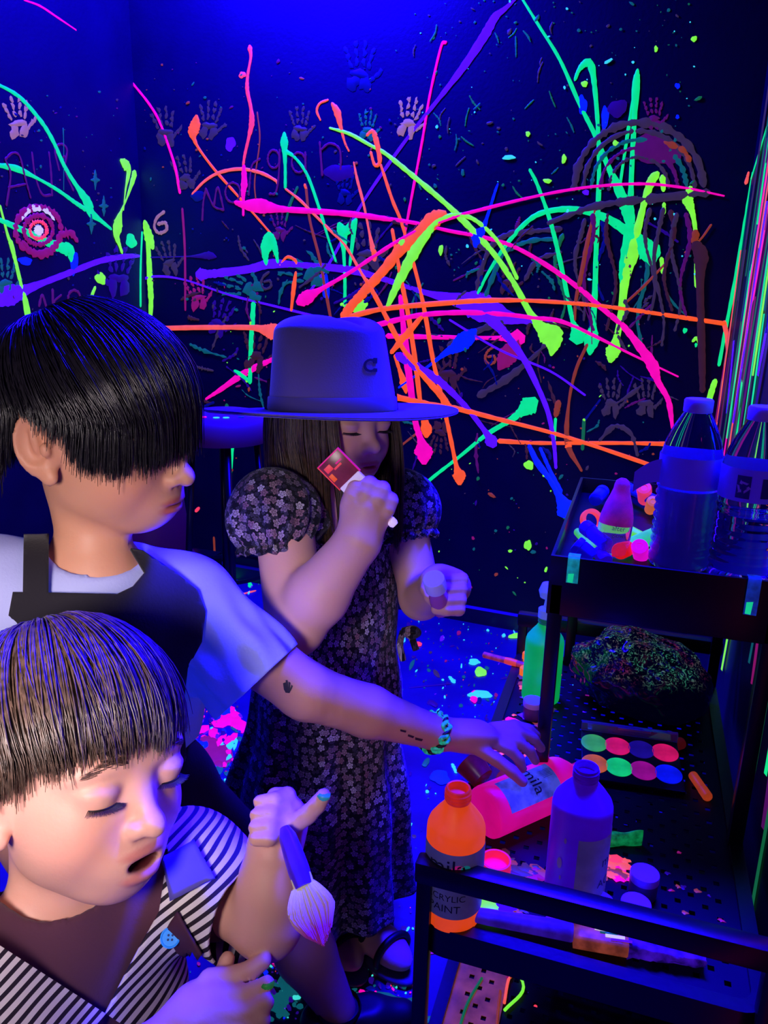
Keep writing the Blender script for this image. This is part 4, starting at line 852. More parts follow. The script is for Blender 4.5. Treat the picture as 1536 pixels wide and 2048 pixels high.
# ------------------------------------------------------------------ smooth-blended volumes for bodies and clothes
class Field:
    def __init__(s, lo, hi, coarse, bands=()):                 # bands: (centre, half-size, step) boxes that get a finer grid
        s.ax = []
        for a in range(3):
            x = lo[a]; out = [x]
            while x < hi[a]:
                st = coarse
                for c, h, q in bands:
                    if c[a]-h-coarse <= x <= c[a]+h: st = min(st, q)
                x += st; out.append(x)
            s.ax.append(np.array(out, np.float32))
        s.F = np.full([len(a) for a in s.ax], 0.5, np.float32)
    def _blk(s, lo, hi):
        sl = []
        for a in range(3):
            i0 = max(np.searchsorted(s.ax[a], lo[a])-1, 0); i1 = min(np.searchsorted(s.ax[a], hi[a])+1, len(s.ax[a])); sl.append(slice(i0, max(i1, i0)))
        return tuple(sl)
    def _apply(s, lo, hi, fn, k, op):
        sl = s._blk(lo, hi)
        X = s.ax[0][sl[0]][:, None, None]; Y = s.ax[1][sl[1]][None, :, None]; Z = s.ax[2][sl[2]][None, None, :]
        if 0 in (X.size, Y.size, Z.size): return
        d = fn(X, Y, Z); A = s.F[sl]
        if op == 'sub': d = -d; A = -A; d = -d
        if op == 'add':
            h = np.clip(k-np.abs(A-d), 0, None)/max(k, 1e-6); s.F[sl] = np.minimum(A, d)-h*h*k*0.25
        else:
            A = s.F[sl]; e = -d; h = np.clip(k-np.abs(A-e), 0, None)/max(k, 1e-6); s.F[sl] = np.maximum(A, e)+h*h*k*0.25
    def cone(s, a, b, ra, rb, k=0.01, op='add'):
        a = np.asarray(a, np.float32); b = np.asarray(b, np.float32); m = max(ra, rb)+k+0.02
        ab = b-a; L2 = float(ab@ab)+1e-9
        def fn(X, Y, Z):
            t = np.clip(((X-a[0])*ab[0]+(Y-a[1])*ab[1]+(Z-a[2])*ab[2])/L2, 0, 1)
            return np.sqrt((X-a[0]-t*ab[0])**2+(Y-a[1]-t*ab[1])**2+(Z-a[2]-t*ab[2])**2)-(ra+t*(rb-ra))
        s._apply(np.minimum(a, b)-m, np.maximum(a, b)+m, fn, k, op)
    def chain(s, pts, rads, k=0.01):
        for i in range(len(pts)-1): s.cone(pts[i], pts[i+1], rads[i], rads[i+1], k)
    def ell(s, c, r, R=None, k=0.01, op='add'):
        c = np.asarray(c, np.float32); r = np.asarray(r, np.float32); R = np.eye(3) if R is None else np.asarray(R); m = float(max(r))+k+0.02
        def fn(X, Y, Z):
            x, y, z = X-c[0], Y-c[1], Z-c[2]
            p = [(x*R[0, i]+y*R[1, i]+z*R[2, i])/r[i] for i in range(3)]
            k0 = np.sqrt(p[0]**2+p[1]**2+p[2]**2); k1 = np.sqrt((p[0]/r[0])**2+(p[1]/r[1])**2+(p[2]/r[2])**2)+1e-9
            return (k0*(k0-1)/k1).astype(np.float32)
        s._apply(c-m, c+m, fn, k, op)
    def mesh(s):
        F_ = s.F; ins = F_ < 0
        nx, ny, nz = F_.shape
        cnt = np.zeros((nx-1, ny-1, nz-1), np.int8)
        for i in (0, 1):
            for j in (0, 1):
                for k in (0, 1): cnt += ins[i:nx-1+i, j:ny-1+j, k:nz-1+k]
        act = np.argwhere((cnt > 0) & (cnt < 8)); K = len(act)
        vid = np.full(cnt.shape, -1, np.int32); vid[act[:, 0], act[:, 1], act[:, 2]] = np.arange(K)
        off = np.array([[i, j, k] for i in (0, 1) for j in (0, 1) for k in (0, 1)])
        val = np.stack([F_[act[:, 0]+o[0], act[:, 1]+o[1], act[:, 2]+o[2]] for o in off], 1)
        acc = np.zeros((K, 3)); num = np.zeros(K)
        for a in range(8):
            for b in range(a+1, 8):
                if np.abs(off[a]-off[b]).sum() != 1: continue
                va, vb = val[:, a], val[:, b]; ch = (va < 0) != (vb < 0)
                t = np.where(ch, va/(va-vb+1e-12*(va == vb)), 0)[:, None]
                acc += np.where(ch[:, None], off[a]+t*(off[b]-off[a]), 0); num += ch
        acc /= num[:, None]
        V = np.empty((K, 3))
        for a in range(3):
            g = s.ax[a]; V[:, a] = g[act[:, a]]+acc[:, a]*(g[act[:, a]+1]-g[act[:, a]])
        Q = []
        for a in range(3):
            b, c = (a+1) % 3, (a+2) % 3
            s0 = [slice(None)]*3; s1 = [slice(None)]*3; s0[a] = slice(0, -1); s1[a] = slice(1, None)
            A, B = ins[tuple(s0)], ins[tuple(s1)]; e = np.argwhere(A != B)
            e = e[(e[:, b] > 0) & (e[:, c] > 0) & (e[:, b] < F_.shape[b]-1) & (e[:, c] < F_.shape[c]-1)]
            fl = A[e[:, 0], e[:, 1], e[:, 2]]
            q = []
            for db, dc in ((-1, -1), (0, -1), (0, 0), (-1, 0)):
                o = e.copy(); o[:, b] += db; o[:, c] += dc; q.append(vid[o[:, 0], o[:, 1], o[:, 2]])
            q = np.stack(q, 1); q[~fl] = q[~fl][:, ::-1]; Q.append(q)
        Q = np.concatenate(Q); Q = Q[(Q >= 0).all(1)]
        return V, Q
def relax(V, Q, it=2, lam=0.5):                                 # light smoothing of the extracted skin
    n = len(V); V = V.copy()
    e = np.concatenate([Q[:, [0, 1]], Q[:, [1, 2]], Q[:, [2, 3]], Q[:, [3, 0]]]); e = np.concatenate([e, e[:, ::-1]])
    deg = np.bincount(e[:, 0], minlength=n)[:, None].clip(1)
    for _ in range(it):
        for l in (lam, -lam*0.96):
            S = np.stack([np.bincount(e[:, 0], V[e[:, 1], a], n) for a in range(3)], 1)/deg
            V = V+l*(S-V)
    return V
def cut(o, planes, pred):                                       # slice a shell along planes, then drop the faces pred rejects
    bm = bmesh.new(); bm.from_mesh(o.data)
    for co, no in planes:
        bmesh.ops.bisect_plane(bm, geom=bm.verts[:]+bm.edges[:]+bm.faces[:], plane_co=Vector(co), plane_no=Vector(no), dist=1e-5)
    dead = [f for f in bm.faces if pred(np.array(f.calc_center_median()))]
    bmesh.ops.delete(bm, geom=dead, context='FACES')
    loose = [v for v in bm.verts if not v.link_faces]; bmesh.ops.delete(bm, geom=loose, context='VERTS')
    bm.to_mesh(o.data); bm.free()
    o.data.polygons.foreach_set('use_smooth', np.ones(len(o.data.polygons), bool))
def pxplane(p1, p2):                                            # plane through the sight lines of two picture points
    n = np.cross(ray(*p1), ray(*p2)); return (tuple(CO), tuple(n/np.linalg.norm(n)))
def topx(p):
    d = np.asarray(p)-CO; z = d@CF; return CX+FPX*(d@CR)/z, CY-FPX*(d@CU)/z, z
def solidify(o, t):
    md = o.modifiers.new('thickness', 'SOLIDIFY'); md.thickness = t; md.offset = -1
def inpoly(x, y, poly):
    c = False; n = len(poly); j = n-1
    for i in range(n):
        if (poly[i][1] > y) != (poly[j][1] > y) and x < (poly[j][0]-poly[i][0])*(y-poly[i][1])/(poly[j][1]-poly[i][1])+poly[i][0]: c = not c
        j = i
    return c

from mathutils.bvhtree import BVHTree
def drape(name, o, quad, nu, nv, off, material, parent):          # a patch laid on the surface of o, between four picture points
    bpy.context.view_layer.update(); bvh = BVHTree.FromObject(o, bpy.context.evaluated_depsgraph_get()); V = []; ok = []; T0 = np.array(o.matrix_world.translation)
    q = [np.array(p, float) for p in quad]
    for j in range(nv+1):
        for i in range(nu+1):
            u, v = i/nu, j/nv; p = (q[0]*(1-u)+q[1]*u)*(1-v)+(q[3]*(1-u)+q[2]*u)*v
            r = unit(ray(*p)); h = bvh.ray_cast(Vector(CO-T0), Vector(r))
            if h[0] is None: ok.append(False); V.append((0, 0, 0))
            else:
                nn = np.array(h[1]); nn = nn if nn@r < 0 else -nn
                ok.append(True); V.append(np.array(h[0])+T0+nn*off)
    F_ = []
    for j in range(nv):
        for i in range(nu):
            f = (j*(nu+1)+i, j*(nu+1)+i+1, (j+1)*(nu+1)+i+1, (j+1)*(nu+1)+i)
            if all(ok[k] for k in f): F_.append(f)
    left = set(range(len(F_))); best_ = []                          # keep the largest connected patch
    while left:
        st = [left.pop()]; isl = []
        while st:
            a_ = st.pop(); isl.append(a_); nb = [b_ for b_ in left if len(set(F_[a_]) & set(F_[b_])) >= 2]; left -= set(nb); st += nb
        if len(isl) > len(best_): best_ = isl
    F_ = [F_[i] for i in best_]; used = sorted({k for f_ in F_ for k in f_}); rm = {k: i for i, k in enumerate(used)}
    return mesh_obj(name, [V[k] for k in used], [tuple(rm[k] for k in f_) for f_ in F_], material, parent)

# ------------------------------------------------------------------ hair made of many strands
def strands(name, paths, w0, material, parent, tip=0.25):          # paths: (N, S, 3)
    P_ = np.asarray(paths, np.float32); N, S, _ = P_.shape
    T = np.gradient(P_, axis=1); T /= np.linalg.norm(T, axis=2, keepdims=True)+1e-9
    ref = np.array([0.3, 0.5, 0.81], np.float32); A = np.cross(T, ref); A /= np.linalg.norm(A, axis=2, keepdims=True)+1e-9; B = np.cross(T, A)
    s_ = np.linspace(0, 1, S); prof = np.where(s_ < 0.6, 1.0, 1-(1-tip)*(s_-0.6)/0.4)[None, :, None]
    W = (np.asarray(w0).reshape(-1, 1, 1)*prof).astype(np.float32)
    V = np.stack([P_+W*(A*math.cos(q)+B*math.sin(q)) for q in (0, 2.094, 4.189)], 2).reshape(-1, 3)
    base = (np.arange(N)[:, None]*S+np.arange(S-1)[None, :]).ravel()*3
    Q = np.concatenate([np.stack([base+k, base+(k+1) % 3, base+3+(k+1) % 3, base+3+k], 1) for k in range(3)])
    return mesh_obj(name, V, Q, material, parent)
def hair_mat(name, rgb, rough=0.35, spec=0.5, vary=0.5):
    M = mat(name, rgb, rough, spec=spec, vary=vary, vscale=140); return M
def bowl_hair(name, M, c, s, n, zend, material, parent, whorl=(-0.35, 0.0, 0.94), thick=0.014, seed=1, th0=(0.02, 1.15), S=12, wid=0.0011, clump=90, sweep=0.0, jit=0.006, flare=0.0, cen=(-0.008, 0, 0.022), rad=(0.092, 0.0745, 0.080)):
    r = np.random.default_rng(seed); cen = np.array(cen); rad = np.array(rad)
    w_ = unit(whorl); e1 = unit(np.array([1, 0, 0])-w_*w_[0]); e2 = np.cross(w_, e1)
    out = []; cl = r.standard_normal((clump, 3))
    for i in range(n):
        ph = r.uniform(-math.pi, math.pi); t0 = th0[0]+(th0[1]-th0[0])*r.random()**1.3
        k = int((ph+math.pi)/(2*math.pi)*clump) % clump
        lift = thick*(0.55+0.45*r.random())*(1.0-0.25*(t0/1.3))
        pts = []; fin = None; jz = jit*r.standard_normal()+cl[k, 0]*jit*0.9; lat = cl[k, 1]*0.05+0.03*r.standard_normal()
        for th in np.linspace(t0, t0+2.6, 40):
            p2 = ph+(th-t0)*(lat+sweep)
            d = math.cos(th)*w_+math.sin(th)*(math.cos(p2)*e1+math.sin(p2)*e2)
            rr = rad+lift*min(1, 0.35+(th-t0)*1.3)
            q = d/np.sqrt(((d/rr)**2).sum())
            if q[2] < -0.004 and fin is None and pts: fin = q.copy()
            if fin is not None:
                dz = (th-t0); last = pts[-1]
                q = np.array([fin[0], fin[1], 0])*(1+flare*max(0, -0.004-last[2]+cen[2])) ; q[2] = last[2]-cen[2]-0.0075
            p = q+cen; pts.append(p)
            az = math.atan2(p[1], p[0]+0.01)
            if p[2] < zend(az)+jz: break
        if len(pts) < 3: continue
        pts = np.array(pts); L_ = np.concatenate([[0], np.cumsum(np.linalg.norm(np.diff(pts, axis=0), axis=1))])
        u = np.linspace(0, L_[-1], S); pr = np.stack([np.interp(u, L_, pts[:, a]) for a in range(3)], 1)
        pr += (u/max(L_[-1], 1e-6))[:, None]**2*0.003*r.standard_normal(3)
        out.append(c+(pr*s)@M.T)
    return strands(name, np.array(out), wid*s*(0.7+0.6*r.random(len(out))), material, parent)

# ------------------------------------------------------------------ head and hand volumes
def head(f, M, c, s, open_mouth=0.0, chub=1.0, neck=None, edx=0.0, nr=0.036, nk=0.016):
    W = lambda p: c+M@(np.array(p, float)*s)
    def E(p, r, k, op='add', R=None): f.ell(W(p), np.array(r)*s, M if R is None else M@R, k*s, op)
    E((-0.008, 0, 0.022), (0.092, 0.0745, 0.080), 0.01)
    E((0.026, 0, -0.032), (0.058, 0.060, 0.070), 0.035)
    jz = -0.006*open_mouth
    E((0.012, 0, -0.070+jz*0.5), (0.050, 0.050, 0.030), 0.03)
    E((0.052, 0, -0.086+jz), (0.024, 0.025, 0.020), 0.028)
    for y in (-1, 1):
        E((0.044, y*0.034, -0.046), (0.032*chub, 0.026*chub, 0.030), 0.022)
        E((0.066, y*0.030, 0.006), (0.018, 0.024, 0.010), 0.016)                         # brow
        E((0.105, y*0.031, -0.014), (0.020, 0.021, 0.013), 0.014, 'sub')                   # socket
        E((0.0715, y*0.031, -0.0145), (0.0155, 0.0165, 0.0135), 0.004)                     # eyeball under the lid
        E((0.0745, y*0.0315, -0.0095), (0.0140, 0.0175, 0.0085), 0.004)                    # upper lid
    E((0.072, 0, -0.068+jz*0.3), (0.019, 0.027, 0.022), 0.018)                             # muzzle
    f.cone(W((0.074, 0, -0.004)), W((0.0965, 0, -0.0385)), 0.0068*s, 0.0082*s, 0.012*s)
    f.cone(W((0.0985, 0, -0.0420)), W((0.0995, 0, -0.0430)), 0.0092*s, 0.0088*s, 0.006*s)
    for y in (-1, 1):
        E((0.0885, y*0.0105, -0.0455), (0.0095, 0.0062, 0.0068), 0.006)
        E((0.0945, y*0.0062, -0.0525), (0.0052, 0.0034, 0.0038), 0.002, 'sub')
    if open_mouth:
        E((0.0850, 0, -0.0652), (0.0082, 0.0175, 0.0040), 0.005)
        E((0.0828, 0, -0.0840), (0.0088, 0.0160, 0.0056), 0.005)
        E((0.0900, 0, -0.0745), (0.0210, 0.0148, 0.0058), 0.004, 'sub')
    else:
        E((0.0860, 0, -0.0680), (0.0090, 0.0195, 0.0046), 0.004)
        E((0.0850, 0, -0.0772), (0.0088, 0.0170, 0.0054), 0.003)
        E((0.0920, 0, -0.0726), (0.0100, 0.0200, 0.0011), 0.003, 'sub')
    for y in (-1, 1):                                                                       # ears
        a = -math.radians(26)*y
        Rz = np.array([[math.cos(a), -math.sin(a), 0], [math.sin(a), math.cos(a), 0], [0, 0, 1]])
        tl = math.radians(-14); Ry = np.array([[math.cos(tl), 0, math.sin(tl)], [0, 1, 0], [-math.sin(tl), 0, math.cos(tl)]])
        Rr = Rz@Ry
        E((edx-0.013, y*0.0765, -0.018), (0.0205, 0.0075, 0.0315), 0.006, R=Rr)
        E((edx-0.0155, y*0.0838, -0.0130), (0.0150, 0.0072, 0.0225), 0.0035, 'sub', Rr)
        E((edx-0.0015, y*0.0800, -0.019), (0.0050, 0.0045, 0.0075), 0.003, R=Rr)
        E((edx-0.014, y*0.0785, -0.012), (0.0045, 0.0032, 0.0150), 0.003, R=Rr)
        E((edx-0.001, y*0.0745, -0.0455), (0.0085, 0.0060, 0.0090), 0.005)
    if neck is not None:
        f.cone(W((-0.024, 0, -0.055)), neck, nr*s, (nr+0.002)*s, nk*s)
def head_tint(V, M, c, s, base, lip, open_mouth=0.0, blush=(1.0, 0.86, 0.84)):
    L = (V-c)@M/s; T = np.tile(np.array(base, float), (len(V), 1))
    def near(p, r): q = (L-np.array(p))/np.array(r); return np.clip(1.6-np.sqrt((q**2).sum(1)), 0, 1)[:, None]
    for y in (-1, 1):
        b = near((0.060, y*0.042, -0.045), (0.030, 0.022, 0.024))*0.8; T = T*(1-b)+T*np.array(blush)*b
        b = near((-0.018, y*0.080, -0.012), (0.024, 0.012, 0.034))*0.5; T = T*(1-b)+T*np.array(blush)*b
    lipsU, lipsL = ((0.090, 0, -0.0648), (0.090, 0, -0.0848)) if open_mouth else ((0.090, 0, -0.0685), (0.090, 0, -0.0770))
    for p, h in ((lipsU, 0.0038), (lipsL, 0.0052)):
        b = np.clip(near(p, (0.011, 0.0165, h))*1.8, 0, 1); T = T*(1-b)+np.array(lip)*b
    if open_mouth:
        b = np.clip((0.0875-L[:, 0])/0.003, 0, 1)*np.clip(near((0.078, 0, -0.0745), (0.014, 0.0135, 0.0058))*3, 0, 1)[:, 0]; b = b[:, None]
        T = T*(1-b)+np.array((0.10, 0.015, 0.02))*b
    return T
def set_tint(o, T):
    a = o.data.color_attributes.new('tint', 'FLOAT_COLOR', 'POINT'); a.data.foreach_set('color', np.concatenate([T, np.ones((len(T), 1))], 1).astype(np.float32).ravel())
def skin_mat(name, rough=0.48):
    M = mat(name, (255, 255, 255), rough, spec=0.35, bump=0.06, bscale=260)
    nt = M.node_tree; at = nt.nodes.new('ShaderNodeVertexColor'); at.layer_name = 'tint'; b = nt.nodes['Principled BSDF']
    nt.links.new(at.outputs[0], b.inputs['Base Color'])
    b.inputs['Subsurface Weight'].default_value = 0.12; b.inputs['Subsurface Radius'].default_value = (0.010, 0.004, 0.002); b.inputs['Subsurface Scale'].default_value = 0.5
    return M
def finger(f, base, d0, bendaxis, lens, curls, r, k=0.003):        # three bones, each turned about bendaxis
    p = np.array(base, float); d = unit(d0); ax = unit(bendaxis); pts = [p]
    for l, cdeg in zip(lens, curls):
        a = math.radians(cdeg); d = d*math.cos(a)+np.cross(ax, d)*math.sin(a)+ax*(ax@d)*(1-math.cos(a)); p = p+d*l; pts.append(p)
    rr = [r, r*0.95, r*0.88, r*0.76]
    for i in range(3): f.cone(pts[i], pts[i+1], rr[i], rr[i+1], k if i else k*1.6)
    return pts
# ================================================================== the small boy in front
def orth(fwd, up):
    x = unit(fwd); z = np.asarray(up, float); z = unit(z-x*(z@x)); return np.stack([x, np.cross(z, x), z], 1)
def camdir(r, u, f): return CR*r+CU*u+CF*f
M_skin = skin_mat('skin')
SK = np.array(lin((226, 168, 150))); LIP = np.array(lin((208, 130, 122)))

sb = thing('person', (-0.44, 0.43, 0.0), 'small child with brown fringe in open striped shirt holding a brush', 'person')
SBO = np.array([-0.44, 0.43, 0.0])
sM = orth(camdir(0.84, -0.02, -0.54), camdir(-0.15, 0.98, 0.06)); sC = P(146, 1494, 0.665); sS = 1.03
hW = lambda p, M, c, s: c+M@(np.array(p, float)*s)
sNk = P(118, 1862, 0.685); sShR = P(-85, 1915, 0.62); sShL = P(372, 1742, 0.735); sEl = P(534, 1846, 0.668); sWr = P(546, 1706, 0.668); sHd = P(562, 1650, 0.675)
sRw = P(318, 2110, 0.62); sRh = P(392, 2030, 0.625)
f = Field((-0.62, 0.22, -0.01), (-0.18, 0.68, 0.90), 0.0085, [(sC, 0.112, 0.0024), (sHd, 0.055, 0.0028), (sRh+np.array([0.02, 0, 0]), 0.06, 0.003)])
head(f, sM, sC, sS, 1.0, 1.06, sNk, 0.016, 0.037)
tor = sNk+np.array([0.0, 0.005, -0.10]); pel = np.array([-0.455, 0.455, 0.40])
sx = unit(sShL-sShR); sfw = unit(np.cross([0, 0, 1], -sx)); sfw = -sfw if sfw@CR < 0 else sfw
TR = np.stack([unit(sfw-np.array([0, 0, sfw[2]])), unit(np.cross([0, 0, 1], unit(sfw-np.array([0, 0, sfw[2]])))), np.array([0, 0, 1.])], 1)
def torso(f, grow, k=0.03):
    f.ell(tor, (0.068+grow, 0.092+grow, 0.10+grow), TR, k)
    f.ell(tor+np.array([0, 0, -0.12]), (0.072+grow, 0.086+grow, 0.12+grow), TR, k)
    f.ell(pel, (0.075+grow, 0.088+grow, 0.085+grow), TR, k)
    f.cone(sNk+np.array([0, 0, -0.03]), sShR, 0.040+grow, 0.036+grow, 0.03); f.cone(sNk+np.array([0, 0, -0.03]), sShL, 0.040+grow, 0.036+grow, 0.03)
torso(f, 0)
f.chain([sShL, sEl], [0.033, 0.028], 0.02); f.chain([sEl, sEl*0.5+sWr*0.5, sWr], [0.0280, 0.0272, 0.0240], 0.012)
sERr = P(60, 2190, 0.62); f.chain([sShR, sERr], [0.034, 0.030], 0.02); f.chain([sERr, sRw], [0.031, 0.022], 0.012)
for y in (-1, 1):
    hip = pel+TR@np.array([0, y*0.045, -0.03]); kn = hip+np.array([0.01, 0, -0.17]); an = np.array([kn[0], kn[1], 0.05])
    f.chain([hip, kn, an], [0.055, 0.04, 0.028], 0.02); f.cone(an, an+TR[:, 0]*0.08+np.array([0, 0, -0.02]), 0.028, 0.024, 0.012)
# left fist: fingers wrap the brush, thumb points up and right
hd = unit(sHd-sWr); side = camdir(0.92, 0.15, 0.25); nrm = unit(np.cross(hd, side))
f.ell(sHd, (0.024, 0.016, 0.027), np.stack([unit(side-hd*(side@hd)), unit(np.cross(hd, side)), hd], 1), 0.012)
for i, (px, py, dz, l) in enumerate([(572, 1592, 0.690, 1.0), (566, 1617, 0.682, 1.0), (562, 1642, 0.674, 0.95), (560, 1666, 0.666, 0.85)]):
    finger(f, P(px-22, py, dz+0.004), camdir(0.75, 0.30, -0.6), camdir(-0.2, 1, 0.1), [0.021*l, 0.017*l, 0.013*l], [-10, -75, -60], 0.0077, 0.002)
tipT = finger(f, P(592, 1646, 0.662), camdir(0.80, 0.60, -0.1), camdir(0, 0, 1), [0.013, 0.012, 0.010], [0, -10, -10], 0.0082)[-1]
# right hand, low in front of the shirt
rd = unit(P(440, 1980, 0.62)-sRw); f.chain([sRw, sRh], [0.023, 0.024], 0.012)
f.ell(sRh, (0.030, 0.016, 0.027), np.stack([rd, unit(np.cross(camdir(0, 0, -1), rd)), camdir(0, 0, -1)], 1), 0.012)
for i, (px, py, dz, ex, cu) in enumerate([(418, 1958, 0.632, (0.95, 0.10, 0.1), (4, -18, -15)), (424, 1988, 0.620, (1, -0.02, 0.0), (6, -25, -20)), (424, 2016, 0.612, (1, -0.08, -0.05), (8, -28, -24)), (416, 2042, 0.608, (1, -0.15, -0.05), (10, -30, -24))]):
    tipR = finger(f, P(px, py, dz), camdir(*ex), camdir(0, 0.2, 1), [0.020, 0.016, 0.012], cu, 0.0084)[-1]
    if i == 1: tipG = tipR
finger(f, P(380, 2000, 0.635), camdir(0.95, 0.25, 0.3), camdir(0, 0, 1), [0.017, 0.015, 0.012], (0, -35, -25), 0.0086)
V, Q = f.mesh(); V = relax(V, Q, 2)
body = mesh_obj('body', V-SBO, Q, M_skin, sb); set_tint(body, head_tint(V, sM, sC, sS, SK, LIP, 1.0))
body['label'] = 'bare face, neck, arms and legs of the small child'
# teeth
tv = []; tf = []
for k, y in enumerate(np.linspace(-0.0105, 0.0105, 6)):
    b_ = len(tv)
    for dx in (0, 0.0035):
        for dy in (-0.0019, 0.0019):
            for dz in (-0.0705, -0.0668): tv.append(hW((0.0835-4.5*y*y+dx-0.0035, y+dy, dz), sM, sC, sS)-SBO)
    tf += [tuple(b_+i for i in q) for q in ((0, 1, 3, 2), (4, 6, 7, 5), (0, 2, 6, 4), (1, 5, 7, 3), (0, 4, 5, 1), (2, 3, 7, 6))]
mesh_obj('teeth', tv, tf, mat('teeth', (215, 205, 210), 0.35), sb, False)
# lashes, brows
M_lash = mat('lash', (22, 16, 22), 0.5)
def lashes(parent, org, M, c, s, y0, n=42, drop=-0.40, ln=0.0085, name='eyelashes'):
    r = np.random.default_rng(3); out = []
    for a in np.linspace(-0.95, 0.95, n):
        e = drop-0.10*(1-(a/0.95)**2)
        d = np.array([math.cos(e)*math.cos(a), math.cos(e)*math.sin(a)*1.06, math.sin(e)]); p0 = np.array([0.0715, y0, -0.0145])+d*np.array([0.0160, 0.0168, 0.0140])
        q = [p0+d*ln*t*np.array([0.8, 0.7, 0.2])+np.array([0, a*0.0016*t, -0.0050*t+0.0032*t*t]) for t in np.linspace(0, 1, 5)*(0.8+0.35*r.random())]
        out.append([hW(p, M, c, s)-org for p in q])
    o1 = strands(name, np.array(out), 0.00034*np.ones(n), M_lash, parent, 0.3)
    rim = [hW(np.array([0.0715, y0, -0.0145])+np.array([math.cos(drop-0.08*(1-(a/0.95)**2))*math.cos(a)*0.0161, math.cos(drop)*math.sin(a)*0.0172, math.sin(drop-0.10*(1-(a/0.95)**2))*0.0139]), M, c, s)-org for a in np.linspace(-0.98, 0.98, 16)]
    mesh_obj('lid_line', *tube(rim, [0.0003+0.0005*math.sin(math.pi*k/15) for k in range(16)], 6), M_lash, parent)
def brow(parent, org, M, c, s, y0, body_, rgbm, n=150, seed=2, arch=0.004, z0=0.010):
    bvh = BVHTree.FromPolygons([Vector(v) for v in V], [tuple(q) for q in Q]); r = np.random.default_rng(seed); out = []
    for i in range(n):
        t = r.random(); y = y0*(0.45+1.0*t); z = z0+arch*math.sin(math.pi*min(t*1.1, 1))-0.003*t+0.0020*r.standard_normal()*(1.1-0.6*t)
        path = []
        for u in np.linspace(0, 1, 4):
            yy = y+np.sign(y0)*0.0055*u; zz = z+(0.0020-0.0034*t)*u
            o_ = Vector(hW((0.14, yy, zz), M, c, s)); h = bvh.ray_cast(o_, Vector(-M[:, 0]))
            if h[0] is None: break
            path.append(np.array(h[0])+M[:, 0]*0.0006*(0.4+u)-org)
        if len(path) == 4: out.append(path)
    if out: strands('eyebrow', np.array(out), 0.00030*np.ones(len(out)), rgbm, parent, 0.4)
M_brow = mat('brow_brown', (92, 64, 56), 0.6)
for y in (-0.031, 0.031): lashes(sb, SBO, sM, sC, sS, y); brow(sb, SBO, sM, sC, sS, y, body, M_brow)
# hair: cap plus strands
def hair_cap(name, parent, org, M, c, s, zend, thick, m, cen=(-0.008, 0, 0.022), rad=(0.092, 0.0745, 0.080), bands=0.005):
    V_ = []; F_ = []; nu, nv = 72, 30; cen = np.array(cen); rr = np.array(rad)+thick
    for j in range(nv+1):
        for i in range(nu):
            az = 2*math.pi*i/nu; zt = zend(az if az <= math.pi else az-2*math.pi)+0.012
            zt = max(zt, cen[2]-rr[2]*0.95); zc = (zt-cen[2])/rr[2]; th1 = math.acos(np.clip(zc, -1, 1)); th = th1*j/nv
            rad_s = math.sin(min(th, math.pi/2)) if th < math.pi/2 else 1.0
            V_.append(c+M@((cen+np.array([rr[0]*rad_s*math.cos(az), rr[1]*rad_s*math.sin(az), rr[2]*math.cos(th)]))*s)-org)
    for j in range(nv):
        for i in range(nu): F_.append((j*nu+i, (j+1)*nu+i, (j+1)*nu+(i+1) % nu, j*nu+(i+1) % nu))
    o = mesh_obj(name, V_, F_, m, parent); return o
def ip(az, tab): return float(np.interp(math.degrees(az), [t[0] for t in tab], [t[1] for t in tab]))
ZS_ = [(-180, -0.060), (-130, -0.050), (-108, -0.012), (-92, 0.004), (-78, -0.016), (-62, -0.004), (-45, 0.016), (-20, 0.022), (0, 0.023), (25, 0.021), (50, 0.014), (80, -0.014), (100, 0.004), (130, -0.05), (180, -0.060)]
M_hairS = hair_mat('hair_brown', (104, 80, 68), 0.34, 0.6, 0.65)
hair_cap('hair_base', sb, SBO, sM, sC, sS, lambda a: ip(a, ZS_)+0.004, 0.004, M_hairS)
h_ = bowl_hair('hair', sM, sC-SBO, sS, 7000, lambda a: ip(a, ZS_), M_hairS, sb, thick=0.0125, seed=11, wid=0.00085, jit=0.0045, whorl=(-0.45, 0.05, 0.89))
h_['label'] = 'straight brown hair cut in a short fringe'

# clothes
M_tee = mat('tee_maroon', (86, 44, 66), 0.85, sheen=0.2, bump=0.1, bscale=300)
fc = Field((-0.62, 0.22, 0.30), (-0.20, 0.68, 0.75), 0.0048)
torso(fc, 0.006); fc.cone(sShL, sShL*0.6+sEl*0.4, 0.041, 0.042, 0.02); fc.cone(sShR, sShR*0.6+sERr*0.4, 0.041, 0.042, 0.02)
nkt = hW((-0.024, 0, -0.055), sM, sC, sS); nax = unit(nkt-sNk); fc.cone(nkt, sNk, 0.045, 0.047, 0.03)
nkc = sNk+nax*0.072; fc.cone(nkc, nkc+nax*0.12, 0.058, 0.075, 0.004, 'sub')
V2, Q2 = fc.mesh(); V2 = relax(V2, Q2, 3); tee = mesh_obj('t_shirt', V2, Q2, M_tee, None)
tee.data.transform(Matrix.Translation(Vector(-SBO))); tee.parent = sb; pass
